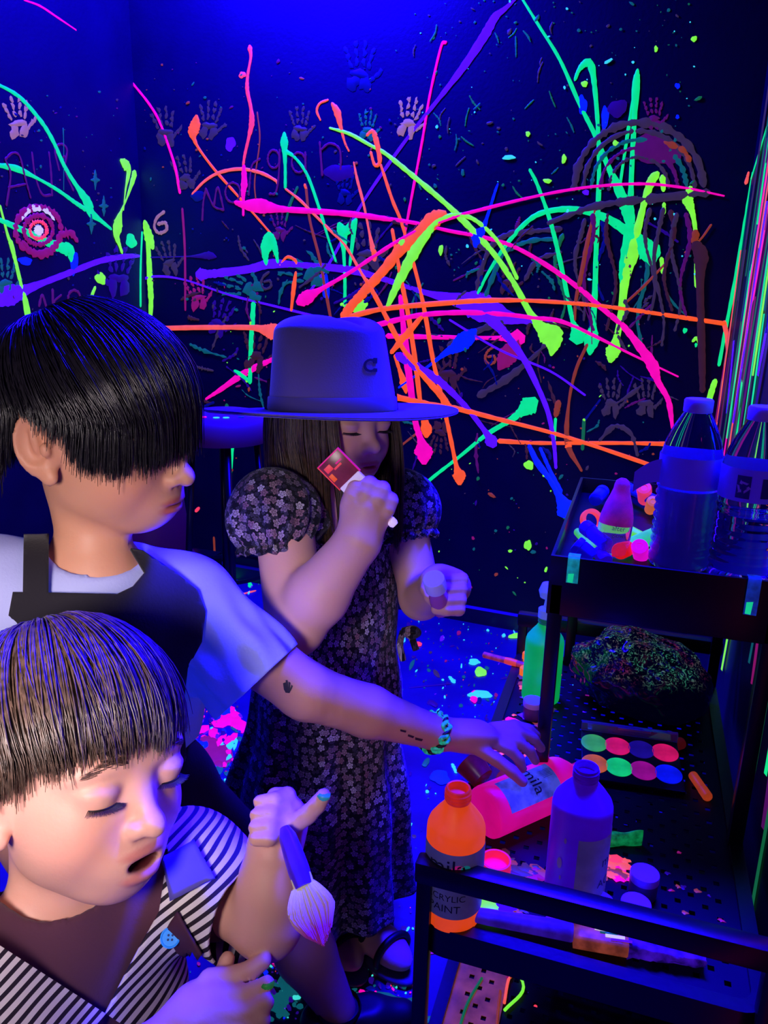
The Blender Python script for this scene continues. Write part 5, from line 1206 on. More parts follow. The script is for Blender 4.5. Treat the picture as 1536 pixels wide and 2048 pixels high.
# striped shirt, worn open
def stripe_mat(name, d, period, duty):
    M = mat(name, (200, 190, 205), 0.8, bump=0.1, bscale=300); nt = M.node_tree; b = nt.nodes['Principled BSDF']
    tc = nt.nodes.new('ShaderNodeTexCoord'); dp = nt.nodes.new('ShaderNodeVectorMath'); dp.operation = 'DOT_PRODUCT'; dp.inputs[1].default_value = tuple(np.array(d)/period)
    nz = nt.nodes.new('ShaderNodeTexNoise'); nz.inputs['Scale'].default_value = 9; nz.inputs['Detail'].default_value = 1
    ad = nt.nodes.new('ShaderNodeMath'); ad.operation = 'MULTIPLY_ADD'; ad.inputs[1].default_value = 2.2
    fr = nt.nodes.new('ShaderNodeMath'); fr.operation = 'FRACT'; gt = nt.nodes.new('ShaderNodeMath'); gt.operation = 'GREATER_THAN'; gt.inputs[1].default_value = duty
    mx = nt.nodes.new('ShaderNodeMix'); mx.data_type = 'RGBA'; mx.inputs['A'].default_value = lin((226, 216, 214))+(1,); mx.inputs['B'].default_value = lin((34, 22, 36))+(1,)
    nt.links.new(tc.outputs['Object'], dp.inputs[0]); nt.links.new(tc.outputs['Object'], nz.inputs['Vector']); nt.links.new(nz.outputs['Fac'], ad.inputs[0]); nt.links.new(dp.outputs['Value'], ad.inputs[2])
    nt.links.new(ad.outputs[0], fr.inputs[0]); nt.links.new(fr.outputs[0], gt.inputs[0]); nt.links.new(gt.outputs[0], mx.inputs['Factor']); nt.links.new(mx.outputs['Result'], b.inputs['Base Color'])
    return M
M_str = stripe_mat('striped_cotton', camdir(0.66, -0.75, 0.0), 0.0078, 0.55)
fs = Field((-0.64, 0.20, 0.26), (-0.18, 0.70, 0.76), 0.0055)
torso(fs, 0.016, 0.035); sSl = sShL*0.0+sEl*1.0
fs.cone(sShL, sSl, 0.050, 0.048, 0.03); fs.cone(sShR, sShR*0.4+sERr*0.6, 0.050, 0.055, 0.03)
fs.cone(sNk+nax*0.045, sNk+nax*0.2, 0.068, 0.085, 0.006, 'sub')
V2, Q2 = fs.mesh(); V2 = relax(V2, Q2, 3)
# soft folds
V2 += (0.0018*np.sin(V2@np.array([60, 40, 95.]))+0.0014*np.sin(V2@np.array([-90, 70, 30.])))[:, None]*np.array([0.5, -0.6, 0.6])
shirt = mesh_obj('striped_shirt', V2, Q2, M_str, None)
ud = unit(sEl-sShL); slc = sShL+ud*np.linalg.norm(sEl-sShL)*0.82
pA = pxplane((-20, 1878), (262, 2060)); pB = pxplane((318, 1822), (196, 2060))
fr0 = tor+TR[:, 0]*0.02
def gone(p):
    x, y, z = topx(p)
    if (p-slc)@ud > 0 and np.linalg.norm((p-slc)-ud*((p-slc)@ud)) < 0.085 and np.linalg.norm(((p-tor)@TR)[:2]/np.array([0.096, 0.120])) > 1.0: return True
    if (p-tor)@TR[:, 0] > 0.0:
        if inpoly(x, y, [(-60, 1600), (-60, 1852), (-20, 1878), (262, 2060), (300, 2400), (120, 2400), (196, 2060), (318, 1822), (336, 1700), (200, 1600)]): return True
        if inpoly(x, y, [(262, 2060), (196, 2060), (120, 2400), (300, 2400)]): return True
    return False
cut(shirt, [(slc, ud), pA, pB, pxplane((318, 1822), (336, 1700)), pxplane((-60, 1852), (-20, 1878))], gone)
drape_src = shirt
shirt.data.transform(Matrix.Translation(Vector(-SBO))); shirt.parent = sb; solidify(shirt, 0.0025)
shirt['label'] = 'black and white striped short-sleeved shirt worn open'
bpy.context.view_layer.update()
pk = drape('placket', shirt, [(336, 1852), (360, 1820), (410, 1902), (378, 1938)], 8, 10, 0.003, mat('placket_maroon', (70, 30, 54), 0.8), None)
pk.data.transform(Matrix.Translation(Vector(-SBO))); pk.parent = sb; solidify(pk, 0.0018)
cv = drape('collar', shirt, [(330, 1722), (392, 1690), (436, 1762), (346, 1800)], 8, 8, 0.005, mat('collar_blue', (90, 80, 170), 0.8), None)
cv.data.transform(Matrix.Translation(Vector(-SBO))); cv.parent = sb; solidify(cv, 0.0025)
bvh = BVHTree.FromObject(pk, bpy.context.evaluated_depsgraph_get())
bp_ = P(326, 1872, 0.62); best = min((np.linalg.norm((np.array(v.co)+SBO)-(CO+ray(338, 1874)*(((np.array(v.co)+SBO)-CO)@CF))) , i) for i, v in enumerate(pk.data.vertices))
bc = np.array(pk.data.vertices[best[1]].co); bn = unit(CO-(bc+SBO)); bc = bc+bn*0.006
Rb = frame(bn, CR)
def placed(name, prof, m, par, c, R, n=32, sc=(1, 1, 1)):
    v, fc_ = lathe(prof, n); v = [c+R@(np.array(q)*np.array(sc)) for q in v]
    o = mesh_obj(name, v, fc_, m, par); o.data.set_sharp_from_angle(angle=math.radians(45)); return o
M_btn = mat('button_blue', (60, 150, 235), 0.35, 0.35, (30, 130, 250))
btn = placed('button', [(0.0075, 0.001), (0.0084, 0.0016), (0.0084, 0.0032), (0.0074, 0.0040), (0.0066, 0.0030), (0.0005, 0.0028)], M_btn, sb, bc, Rb)
for dx, dy in ((-1, -1), (1, -1), (1, 1), (-1, 1)):
    placed('thread_hole', [(0.0008, 0.0026), (0.0010, 0.0034), (0.0002, 0.0035)], mat('button_hole', (14, 60, 130), 0.6), btn, bc+Rb@np.array([dx*0.0017, dy*0.0017, 0]), Rb, 10)
# paint on his finger tips
for tp, rgb in ((tipG, (60, 190, 90)), (tipT, (60, 190, 200))):
    v, fc_ = lathe([(0.0045, -0.0045), (0.0074, -0.002), (0.0078, 0.002), (0.0050, 0.005), (0.0005, 0.006)], 14)
    mesh_obj('paint_smudge', [tp-SBO+unit(CO-tp)*0.001+np.array(q)*np.array([0.78, 0.78, 0.7]) for q in v], fc_, fluor('smudge_%d_%d' % (rgb[0], rgb[2]), rgb, 0.22, 0.6), sb)

# the brush in his fist
ba, bb, bc_, bd = P(578, 1682, 0.640), P(612, 1747, 0.620), P(624, 1766, 0.615), P(648, 1892, 0.585)
L1 = np.linalg.norm(bb-ba); L2 = np.linalg.norm(bc_-ba); L3 = np.linalg.norm(bd-ba)
bx = unit(bd-ba); R = frame(bx, camdir(1, 0.2, 0.1))
br2 = thing('paint_brush', ba, 'short wide brush with pale pink bristles hanging from the small child fist', 'paint brush', None, R)
M_bh = mat('handle_violet', (86, 40, 190), 0.35, 0.35, (50, 10, 240), vary=0.3, vscale=50)
lathe_obj('handle', [(0.004, -0.012), (0.0072, -0.004), (0.0082, 0.01), (0.0088, L1*0.8), (0.0080, L2)], M_bh, br2, 24)
def bristle_mat(name, a, b, e):
    M = mat(name, a, 0.7, e, b, vary=0.4, vscale=70); nt = M.node_tree; bs = nt.nodes['Principled BSDF']
    tc = nt.nodes.new('ShaderNodeTexCoord'); sp = nt.nodes.new('ShaderNodeSeparateXYZ'); nt.links.new(tc.outputs['Object'], sp.inputs[0])
    rp = nt.nodes.new('ShaderNodeValToRGB'); el = rp.color_ramp.elements; el[0].position = 0.0; el[0].color = lin(a)+(1,); el[1].position = 1.0; el[1].color = lin(b)+(1,)
    mr = nt.nodes.new('ShaderNodeMapRange'); mr.inputs[1].default_value = L2; mr.inputs[2].default_value = L2+(L3-L2)*0.75
    nt.links.new(sp.outputs['Z'], mr.inputs[0]); nt.links.new(mr.outputs[0], rp.inputs[0]); nt.links.new(rp.outputs[0], bs.inputs['Emission Color']); nt.links.new(rp.outputs[0], bs.inputs['Base Color'])
    return M
# dense tapered bundle of bristles
r = np.random.default_rng(21); paths = []
for i in range(900):
    u_, v_ = r.uniform(-1, 1), r.uniform(-1, 1); bl = 1-0.25*abs(u_)-0.15*r.random(); pp = []
    for t_ in np.linspace(0, 1, 8):
        wd = (0.010+0.0085*math.sin(min(t_*1.35, 1)*math.pi*0.5))*(1-0.42*max(0, (t_-0.6)/0.4)); dp = 0.0050+0.003*math.sin(math.pi*t_)
        pp.append((u_*wd, v_*dp, L2+(L3-L2)*t_*bl))
    paths.append(pp)
strands('bristles', np.array(paths), 0.0008*np.ones(900), bristle_mat('bristle_pinkish', (206, 190, 170), (150, 40, 150), 0.32), br2, 0.4)
slab('bristle_core', -0.0095, 0.0095, -0.0042, 0.0042, L2-0.002, L2+(L3-L2)*0.8, MATS['bristle_pinkish'], br2, taper=0.75, bumpy=0.04, seg=8)
slab('ferrule', -0.0085, 0.0085, -0.0048, 0.0048, L1, L2+0.002, mat('ferrule_pale', (200, 190, 170), 0.4, 0.25, (200, 190, 160)), br2)
for k in range(3):
    mesh_obj('paint_fleck', *lathe([(0.0024, -0.0012), (0.003, 0), (0.0005, 0.0016)], 10), pmat(['red', 'pink', 'aqua', 'orange'][k]), br2).location = ((-1)**k*0.0065, -0.006, L2+0.006+0.012*k)
# ================================================================== the older boy reaching for the cart
OBO = np.array([-0.52, 0.74, 0.0])
ob = thing('person', OBO, 'older child with black fringe, white tee and dark apron reaching over cart', 'person')
oM = orth(camdir(0.955, -0.20, -0.20), camdir(0.17, 0.92, -0.30)); oC = P(198, 836, 0.815); oS = 1.05
SK2 = np.array(lin((196, 140, 112))); LIP2 = np.array(lin((168, 88, 84)))
oNk = P(196, 1120, 0.845); oShR = P(-20, 1180, 0.80); oShL = P(372, 1205, 0.93); oEl = P(612, 1382, 0.955); oWr = P(872, 1466, 1.065); oHd = P(950, 1474, 1.095)
f = Field((-0.80, 0.48, -0.01), (-0.04, 1.20, 1.18), 0.010, [(oC, 0.115, 0.0026), (oHd+np.array([0.03, 0.02, 0]), 0.065, 0.003)])
head(f, oM, oC, oS, 0.0, 1.0, oNk, 0.0, 0.034)
ox = unit((oShL-oShR)*np.array([1, 1, 0])); ofw = np.cross(ox, [0, 0, 1]); ofw = ofw if ofw@CF < 0 else -ofw
OR = np.stack([ofw, np.cross([0, 0, 1], ofw), np.array([0, 0, 1.])], 1)
oMid = (oShR+oShL)/2; oPel = np.array([-0.60, 0.765, 0.47])
oBel = oMid*0.5+oPel*0.5; oChe = oMid*0.8+oPel*0.2
def otorso(f, g, k=0.03):
    f.ell(oChe, (0.074+g, 0.108+g, 0.11+g), OR, k); f.ell(oBel, (0.074+g, 0.100+g, 0.12+g), OR, k); f.ell(oPel, (0.080+g, 0.104+g, 0.09+g), OR, k)
    f.cone(oNk+np.array([0, 0, -0.035]), oShR, 0.042+g, 0.040+g, 0.03); f.cone(oNk+np.array([0, 0, -0.035]), oShL, 0.042+g, 0.042+g, 0.03)
otorso(f, 0)
f.chain([oShL, oEl], [0.042, 0.0345], 0.02); f.chain([oEl, oEl*0.55+oWr*0.45, oWr], [0.0345, 0.033, 0.0235], 0.012)
oElR = oShR+np.array([-0.03, -0.02, -0.19]); oWrR = oElR+np.array([0.05, 0.02, -0.17]); f.chain([oShR, oElR, oWrR], [0.040, 0.033, 0.023], 0.02)
f.ell(oWrR+np.array([0.01, 0, -0.05]), (0.018, 0.028, 0.04), None, 0.012)
oKn = P(572, 1835, 1.23); oAn = np.array([-0.345, 0.885, 0.062])
hipL = oPel+OR@np.array([0.0, 0.05, -0.03]); f.chain([hipL, oKn], [0.065, 0.049], 0.02); f.chain([oKn, oKn*0.62+oAn*0.38, oAn], [0.047, 0.047, 0.029], 0.012)
hipR = oPel+OR@np.array([0, -0.05, -0.03]); knR = np.array([hipR[0]-0.01, hipR[1], 0.27]); anR = np.array([knR[0]-0.01, knR[1]+0.02, 0.07]); f.chain([hipR, knR, anR], [0.065, 0.048, 0.03], 0.02)
# reaching hand: fingers above, thumb below, pinching
hdir = unit(P(1000, 1476, 1.115)-oWr)
f.cone(oWr, oHd, 0.0225, 0.024, 0.012)
f.ell(P(948, 1473, 1.094), (0.042, 0.017, 0.030), np.stack([hdir, unit(np.cross(camdir(0, 0.35, -1), hdir)), unit(np.cross(hdir, unit(np.cross(camdir(0, 0.35, -1), hdir))))], 1), 0.014)
for px, py, dz, ex, cu, l in [(984, 1456, 1.115, (0.92, -0.05, 0.22), (-6, 22, 20), 1.15), (990, 1464, 1.107, (0.93, -0.10, 0.14), (-2, 22, 24), 1.2), (990, 1474, 1.099, (0.93, -0.16, 0.06), (4, 22, 26), 1.1), (984, 1484, 1.092, (0.92, -0.26, 0.0), (8, 22, 26), 0.92)]:
    finger(f, P(px, py, dz), camdir(*ex), camdir(0, 0.25, 1)*-1 if False else camdir(0.1, -0.2, -1)*-1, [0.030*l, 0.021*l, 0.016*l], cu, 0.0088)
finger(f, P(950, 1494, 1.075), camdir(0.80, -0.45, -0.1), camdir(0, 0, 1), [0.032, 0.028, 0.020], (0, 6, 8), 0.0098)
V, Q = f.mesh(); V = relax(V, Q, 2)
body = mesh_obj('body', V-OBO, Q, M_skin, ob); set_tint(body, head_tint(V, oM, oC, oS, SK2, LIP2)); body['label'] = 'bare face, neck, arm and leg of the older child'
obody = body
for y in (-0.031, 0.031): lashes(ob, OBO, oM, oC, oS, y)
ZO = [(-180, -0.060), (-126, -0.060), (-117, -0.040), (-109, 0.004), (-99, 0.020), (-88, 0.018), (-76, 0.002), (-64, -0.014), (-50, -0.024), (-35, -0.026), (-15, -0.018), (0, -0.012), (20, -0.012), (50, -0.014), (80, -0.010), (100, 0.010), (120, -0.05), (180, -0.060)]
M_hairO = hair_mat('hair_black', (36, 32, 40), 0.26, 0.7, 0.5)
hair_cap('hair_base', ob, OBO, oM, oC, oS, lambda a: ip(a, ZO)+0.010, 0.007, M_hairO)
h_ = bowl_hair('hair', oM, oC-OBO, oS, 8000, lambda a: ip(a, ZO), M_hairO, ob, thick=0.0175, seed=5, wid=0.0009, jit=0.0048, whorl=(-0.55, -0.10, 0.83), sweep=0.0, flare=0.4)
h_['label'] = 'straight black hair with a long fringe over the eyes'
# white tee
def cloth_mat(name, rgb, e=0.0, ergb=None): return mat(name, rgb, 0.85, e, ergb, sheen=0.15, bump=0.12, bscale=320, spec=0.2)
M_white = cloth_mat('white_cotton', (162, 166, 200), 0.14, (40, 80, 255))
fc = Field((-0.82, 0.46, 0.42), (-0.26, 1.0, 1.02), 0.0058)
otorso(fc, 0.010); oSl = P(508, 1352, 0.935)
nk3 = oNk+np.array([0, 0, 0.030])-OR[:, 0]*0.004; fc.cone(nk3, nk3+np.array([0, 0, 0.15]), 0.058, 0.075, 0.004, 'sub')
fc.cone(oShL, oSl, 0.054, 0.062, 0.03); fc.cone(oShR, oShR*0.45+oElR*0.55, 0.052, 0.058, 0.03)
V2, Q2 = fc.mesh(); V2 = relax(V2, Q2, 3)
V2 += (0.0022*np.sin(V2@np.array([70, -55, 80.]))+0.0016*np.sin(V2@np.array([-110, 60, 45.])))[:, None]*np.array([0.4, -0.7, 0.5])
aa_ = unit(oSl-oShL); tt_ = (V2-oShL)@aa_; rd_ = V2-oShL-np.outer(tt_, aa_); fr_ = frame(aa_, CU); an3 = np.arctan2(rd_@fr_[:, 1], rd_@fr_[:, 0]); wt = np.clip(tt_/0.10, 0, 1)*(np.linalg.norm(rd_, axis=1) < 0.10)
V2 += (wt*(0.0035*np.sin(an3*6+tt_*28)+0.002*np.sin(an3*11-tt_*40+1)))[:, None]*rd_/(np.linalg.norm(rd_, axis=1, keepdims=True)+1e-6)
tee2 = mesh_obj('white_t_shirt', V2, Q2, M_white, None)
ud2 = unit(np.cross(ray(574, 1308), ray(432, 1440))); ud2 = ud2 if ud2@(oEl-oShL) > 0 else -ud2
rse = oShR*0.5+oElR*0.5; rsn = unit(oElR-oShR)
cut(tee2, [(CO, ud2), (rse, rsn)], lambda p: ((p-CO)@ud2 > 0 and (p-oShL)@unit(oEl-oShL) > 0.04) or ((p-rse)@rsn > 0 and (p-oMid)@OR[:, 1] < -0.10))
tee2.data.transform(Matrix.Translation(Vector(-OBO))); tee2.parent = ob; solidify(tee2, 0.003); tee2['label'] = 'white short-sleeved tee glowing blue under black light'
# shorts
M_short = cloth_mat('dark_shorts', (26, 24, 34))
fc = Field((-0.72, 0.60, 0.22), (-0.30, 1.02, 0.62), 0.010)
fc.ell(oPel, (0.088, 0.112, 0.10), OR, 0.02); fc.cone(hipL, hipL*0.65+oKn*0.35, 0.070, 0.070, 0.02); fc.cone(hipR, hipR*0.45+knR*0.55, 0.082, 0.085, 0.02)
V2, Q2 = fc.mesh(); so = mesh_obj('shorts', relax(V2, Q2, 2)-OBO, Q2, M_short, ob)
# apron bib and straps
M_apron = cloth_mat('black_apron', (30, 27, 34))
fa = Field((-0.82, 0.46, 0.34), (-0.26, 1.0, 1.02), 0.0075)
otorso(fa, 0.019); fa.cone(oShL, oShL*0.8+oSl*0.2, 0.060, 0.062, 0.03)
V2, Q2 = fa.mesh(); V2 = relax(V2, Q2, 3)
ap = mesh_obj('apron', V2, Q2, M_apron, None)
BIB = [(26, 1184), (236, 1188), (268, 1172), (306, 1126), (352, 1144), (396, 1180), (412, 1222), (404, 1284), (376, 1336), (366, 1420), (380, 1600), (420, 2100), (-40, 2300), (-10, 1500), (14, 1246)]
STR = [(48, 1040), (98, 1040), (97, 1190), (46, 1190)]; STL = [(262, 1096), (286, 1100), (352, 1144), (306, 1170)]
pl = [pxplane(BIB[i], BIB[i+1]) for i in (0, 1, 2, 3, 4, 5, 6, 7, 8, 9, 13)]+[pxplane(BIB[-1], BIB[0])]+[pxplane(STR[1], STR[2]), pxplane(STR[0], STR[3]), pxplane(STL[0], STL[3]), pxplane(STL[0], STL[1]), pxplane(STL[1], STL[2]), pxplane(STL[3], STL[2])]
def ap_gone(p):
    if (p-oMid)@CF > 0.09: return True
    x, y, z = topx(p)
    if p[2] < 0.40: return True
    return not (inpoly(x, y, BIB) or inpoly(x, y, STR) or inpoly(x, y, STL))
cut(ap, pl, ap_gone)
ap.data.transform(Matrix.Translation(Vector(-OBO))); ap.parent = ob; solidify(ap, 0.003); ap['label'] = 'black apron bib with neck straps'
# shoe and sock
M_shoe = mat('black_shoe', (16, 15, 18), 0.5)
for an, d in ((oAn, unit(np.array([0.75, 0.45, 0]))), (anR, unit(np.array([0.9, -0.1, 0])))):
    fo = Field(an-0.16, an+0.17, 0.005)
    fo.chain([np.array([an[0], an[1], 0.045])-d*0.03, np.array([an[0], an[1], 0.035])+d*0.05, np.array([an[0], an[1], 0.028])+d*0.105], [0.031, 0.031, 0.024], 0.02)
    fo.cone(an+np.array([0, 0, 0.0]), an-np.array([0, 0, 0.03]), 0.033, 0.033, 0.015)
    fo.F = np.maximum(fo.F, (0.003-fo.ax[2])[None, None, :]); fo.F = np.maximum(fo.F, (fo.ax[2]-(an[2]+0.004))[None, None, :])
    V2, Q2 = fo.mesh(); sh = mesh_obj('shoe', relax(V2, Q2, 1)-OBO, Q2, M_shoe, ob)
    v, fc_ = lathe([(0.034, 0), (0.0365, 0.004), (0.034, 0.010)], 28, False, False); sk = mesh_obj('sock_cuff', [np.array(q)+an+np.array([0, 0, 0.002])-OBO for q in v], fc_, M_shoe, ob)
# ink marks on the arm, necklace, bracelet
bpy.context.view_layer.update()
M_tat = mat('ink_mark', (34, 24, 34), 0.6)
for q in [[(566, 1366), (572, 1364), (574, 1380), (568, 1380)], [(571, 1360), (575, 1360), (577, 1380), (573, 1380)], [(577, 1363), (581, 1365), (580, 1381), (576, 1380)], [(583, 1369), (586, 1372), (582, 1381), (579, 1380)], [(568, 1378), (583, 1379), (579, 1386), (571, 1385)],
          [(800, 1458), (812, 1461), (811, 1465), (800, 1462)], [(816, 1468), (828, 1472), (826, 1476), (815, 1472)], [(830, 1474), (846, 1478), (843, 1482), (830, 1479)]]:
    o = drape('temporary_tattoo', obody, q, 3, 4, 0.0006, M_tat, None); o.data.transform(Matrix.Translation(Vector(-OBO))); o.parent = ob
wa = unit(oWr-oEl); bc0 = oWr-wa*0.004; Rw = frame(wa, CU)
bl = []
for k in range(3):
    n_ = 64; path = []
    for i in range(n_+1):
        a_ = 2*math.pi*i/n_; rr_ = 0.0262+0.0022*math.sin(a_*9+k*2.1); path.append(bc0+Rw@np.array([rr_*math.cos(a_), rr_*math.sin(a_), 0.0042*math.cos(a_*9+k*2.1)+0.003*(k-1)]))
    bl.append(path)
M_bg = mat('bracelet_aqua', (60, 190, 150), 0.5, 0.45, (30, 200, 150), vary=0.7, vscale=160); M_bd = mat('bracelet_black', (20, 22, 24), 0.6)
b0 = mesh_obj('bracelet', *[np.array(x_)-OBO if j == 0 else x_ for j, x_ in enumerate(tube(bl[0], 0.0030, 7))], M_bg, ob)
for k, m_ in ((1, M_bd), (2, M_bg)):
    v, fc_ = tube(bl[k], 0.0026, 7); mesh_obj('bracelet_strand', np.array(v)-OBO, fc_, m_, b0)
nl = catmull([P(262, 1100, 0.80), P(284, 1125, 0.79), P(300, 1158, 0.80)], 10)
parts = []
for q in nl[::1]:
    v, fc_ = lathe([(0.0004, -0.0016), (0.0016, 0), (0.0004, 0.0016)], 8); parts.append(([np.array(z_)+q-OBO for z_ in v], fc_))
# ================================================================== the girl in the hat
GO = np.array([-0.42, 1.09, 0.0])
gp = thing('person', GO, 'child in flowered black dress and wide hat holding a brush to the face', 'person')
gM = orth(camdir(0.66, -0.20, -0.72), camdir(0.02, 0.96, -0.20)); gC = P(668, 824, 1.178); gS = 0.98
SK3 = np.array(lin((224, 170, 146))); LIP3 = np.array(lin((196, 104, 100)))
gNk = P(672, 985, 1.19); gShR = P(566, 1022, 1.10); gShL = P(800, 1012, 1.235)
gEl = P(590, 1252, 1.035); gWr = P(716, 1082, 0.985); gFi = P(733, 1018, 0.985)
gElL = P(842, 1196, 1.215); gWrL = P(876, 1166, 1.10); gHl = P(893, 1180, 1.075)
ax0 = np.array([-0.43, 1.095, 0])
f = Field((-0.68, 0.78, -0.01), (-0.14, 1.34, 1.10), 0.009, [(gC, 0.105, 0.0028), (gFi, 0.052, 0.0028), (gHl, 0.05, 0.0028)])
head(f, gM, gC, gS, 0.0, 1.08, gNk, 0.008, 0.034)
gfw = unit(gM[:, 0]*np.array([1, 1, 0])); GR = np.stack([gfw, np.cross([0, 0, 1], gfw), np.array([0, 0, 1.])], 1)
def gt(f, g):
    f.ell(ax0+np.array([0, 0, 0.78]), (0.070+g, 0.092+g, 0.09+g), GR, 0.03); f.ell(ax0+np.array([0, 0, 0.66]), (0.074+g, 0.088+g, 0.11+g), GR, 0.03)
    f.cone(gNk+np.array([0, 0, -0.03]), gShR, 0.036+g, 0.036+g, 0.03); f.cone(gNk+np.array([0, 0, -0.03]), gShL, 0.036+g, 0.036+g, 0.03)
gt(f, 0)
f.ell(ax0+np.array([0, 0, 0.54]), (0.08, 0.095, 0.10), GR, 0.03)
f.chain([gShR, gEl], [0.042, 0.039], 0.02); f.chain([gEl, gEl*0.62+gWr*0.38, gWr], [0.039, 0.0405, 0.0285], 0.012)
f.chain([gShL, gElL], [0.037, 0.032], 0.02); f.chain([gElL, gWrL], [0.034, 0.0245], 0.012)
for y in (-1, 1):
    hip = ax0+GR@np.array([0, y*0.045, 0.50]); kn = hip+np.array([0, 0, -0.22]); an = np.array([hip[0], hip[1], 0.06]) if y < 0 else np.array([-0.372, 1.085, 0.06])
    f.chain([hip, kn, an], [0.06, 0.045, 0.03], 0.02); f.ell(np.array([an[0], an[1], 0.034])+GR[:, 0]*0.045, (0.075, 0.034, 0.026), GR, 0.02)
# right fist: back of the hand to the viewer, knuckles up and right
ku = unit(P(752, 968, 0.985)-gWr)
f.ell(gFi, (0.033, 0.021, 0.034), np.stack([unit(CR-ku*(CR@ku)), unit(np.cross(ku, CR)), ku], 1), 0.012); f.cone(gWr, gFi, 0.0275, 0.028, 0.012)
for i, (px, py, dz) in enumerate([(704, 980, 0.972), (732, 976, 0.966), (757, 986, 0.966), (774, 1008, 0.970)]):
    finger(f, P(px, py+12, dz+0.002), camdir(0.30, 0.85, 0.15), camdir(-1, 0.35, 0), [0.013, 0.019, 0.014], [0, 75, 80], 0.0112 if i < 3 else 0.0104, 0.0028)
finger(f, P(698, 1010, 0.98), camdir(0.1, 0.6, 0.7), camdir(-1, 0, 0.3), [0.020, 0.018, 0.014], [0, 25, 30], 0.0105)
# left hand round the little bottle
f.ell(P(900, 1172, 1.10), (0.030, 0.022, 0.026), None, 0.012); f.cone(gWrL, P(900, 1176, 1.10), 0.024, 0.024, 0.012)
for i, (py, l) in enumerate([(1152, 0.95), (1172, 1.0), (1193, 1.0), (1212, 0.88)]):
    finger(f, P(918-2*i, py+4, 1.092-0.004*i), camdir(0.10, 0.02, -1.0), CU*-1.0, [0.020*l, 0.022*l, 0.016*l], [0, 70, 35], 0.0098, 0.0028)
finger(f, P(858, 1168, 1.092), camdir(-0.25, -0.45, -0.8), CU*1.0+CR*0.3, [0.014, 0.016, 0.013], [0, 40, 40], 0.0098)
V, Q = f.mesh(); V = relax(V, Q, 2)
body = mesh_obj('body', V-GO, Q, M_skin, gp); set_tint(body, head_tint(V, gM, gC, gS, SK3, LIP3)); body['label'] = 'bare face, arms and feet of the child in the hat'
for y in (-0.031, 0.031): lashes(gp, GO, gM, gC, gS, y)
for y in (-0.031, 0.031): brow(gp, GO, gM, gC, gS, y, body, M_brow)
# long hair hanging from under the hat
r = np.random.default_rng(31); out = []
cl = r.standard_normal((60, 3))
for i in range(4200):
    az = math.radians(r.uniform(38, 322)); k = int(az/6.283*60); d_ = abs(((math.degrees(az)+180) % 360)-180)
    zend = -0.16-0.05*r.random() if d_ < 110 else -0.13-0.05*r.random()
    R0 = 0.006+0.012*r.random(); p0 = np.array([-0.008+(0.092+R0)*math.cos(az), (0.0745+R0)*math.sin(az), 0.045])
    pts = []
    for t in np.linspace(0, 1, 14):
        z = 0.045+(zend-0.045)*t; fl = 1+0.10*math.sin(min(t*1.6, 1)*1.57)+0.02*cl[k, 0]*t
        fw = 0.012*math.sin(t*3.0+cl[k, 1])*t
        x = p0[0]*fl+fw+0.030*t*t*(1 if d_ < 110 else -0.2); y = p0[1]*(fl-0.42*max(0, t-0.35))+0.006*math.sin(t*5+cl[k, 2])*t
        pts.append((x, y, z))
    out.append(gC-GO+(np.array(pts)*gS)@gM.T)
M_hairG = hair_mat('hair_dark_brown', (82, 58, 46), 0.34, 0.5, 0.6)
h_ = strands('hair', np.array(out), 0.0010*(0.7+0.6*r.random(len(out))), M_hairG, gp); h_['label'] = 'long loose brown hair under the hat'
ZG = [(-180, -0.09), (-60, -0.06), (-45, 0.02), (0, 0.05), (45, 0.02), (60, -0.06), (180, -0.09)]
hair_cap('hair_base', gp, GO, gM, gC, gS, lambda a: ip(a, ZG), 0.006, M_hairG)

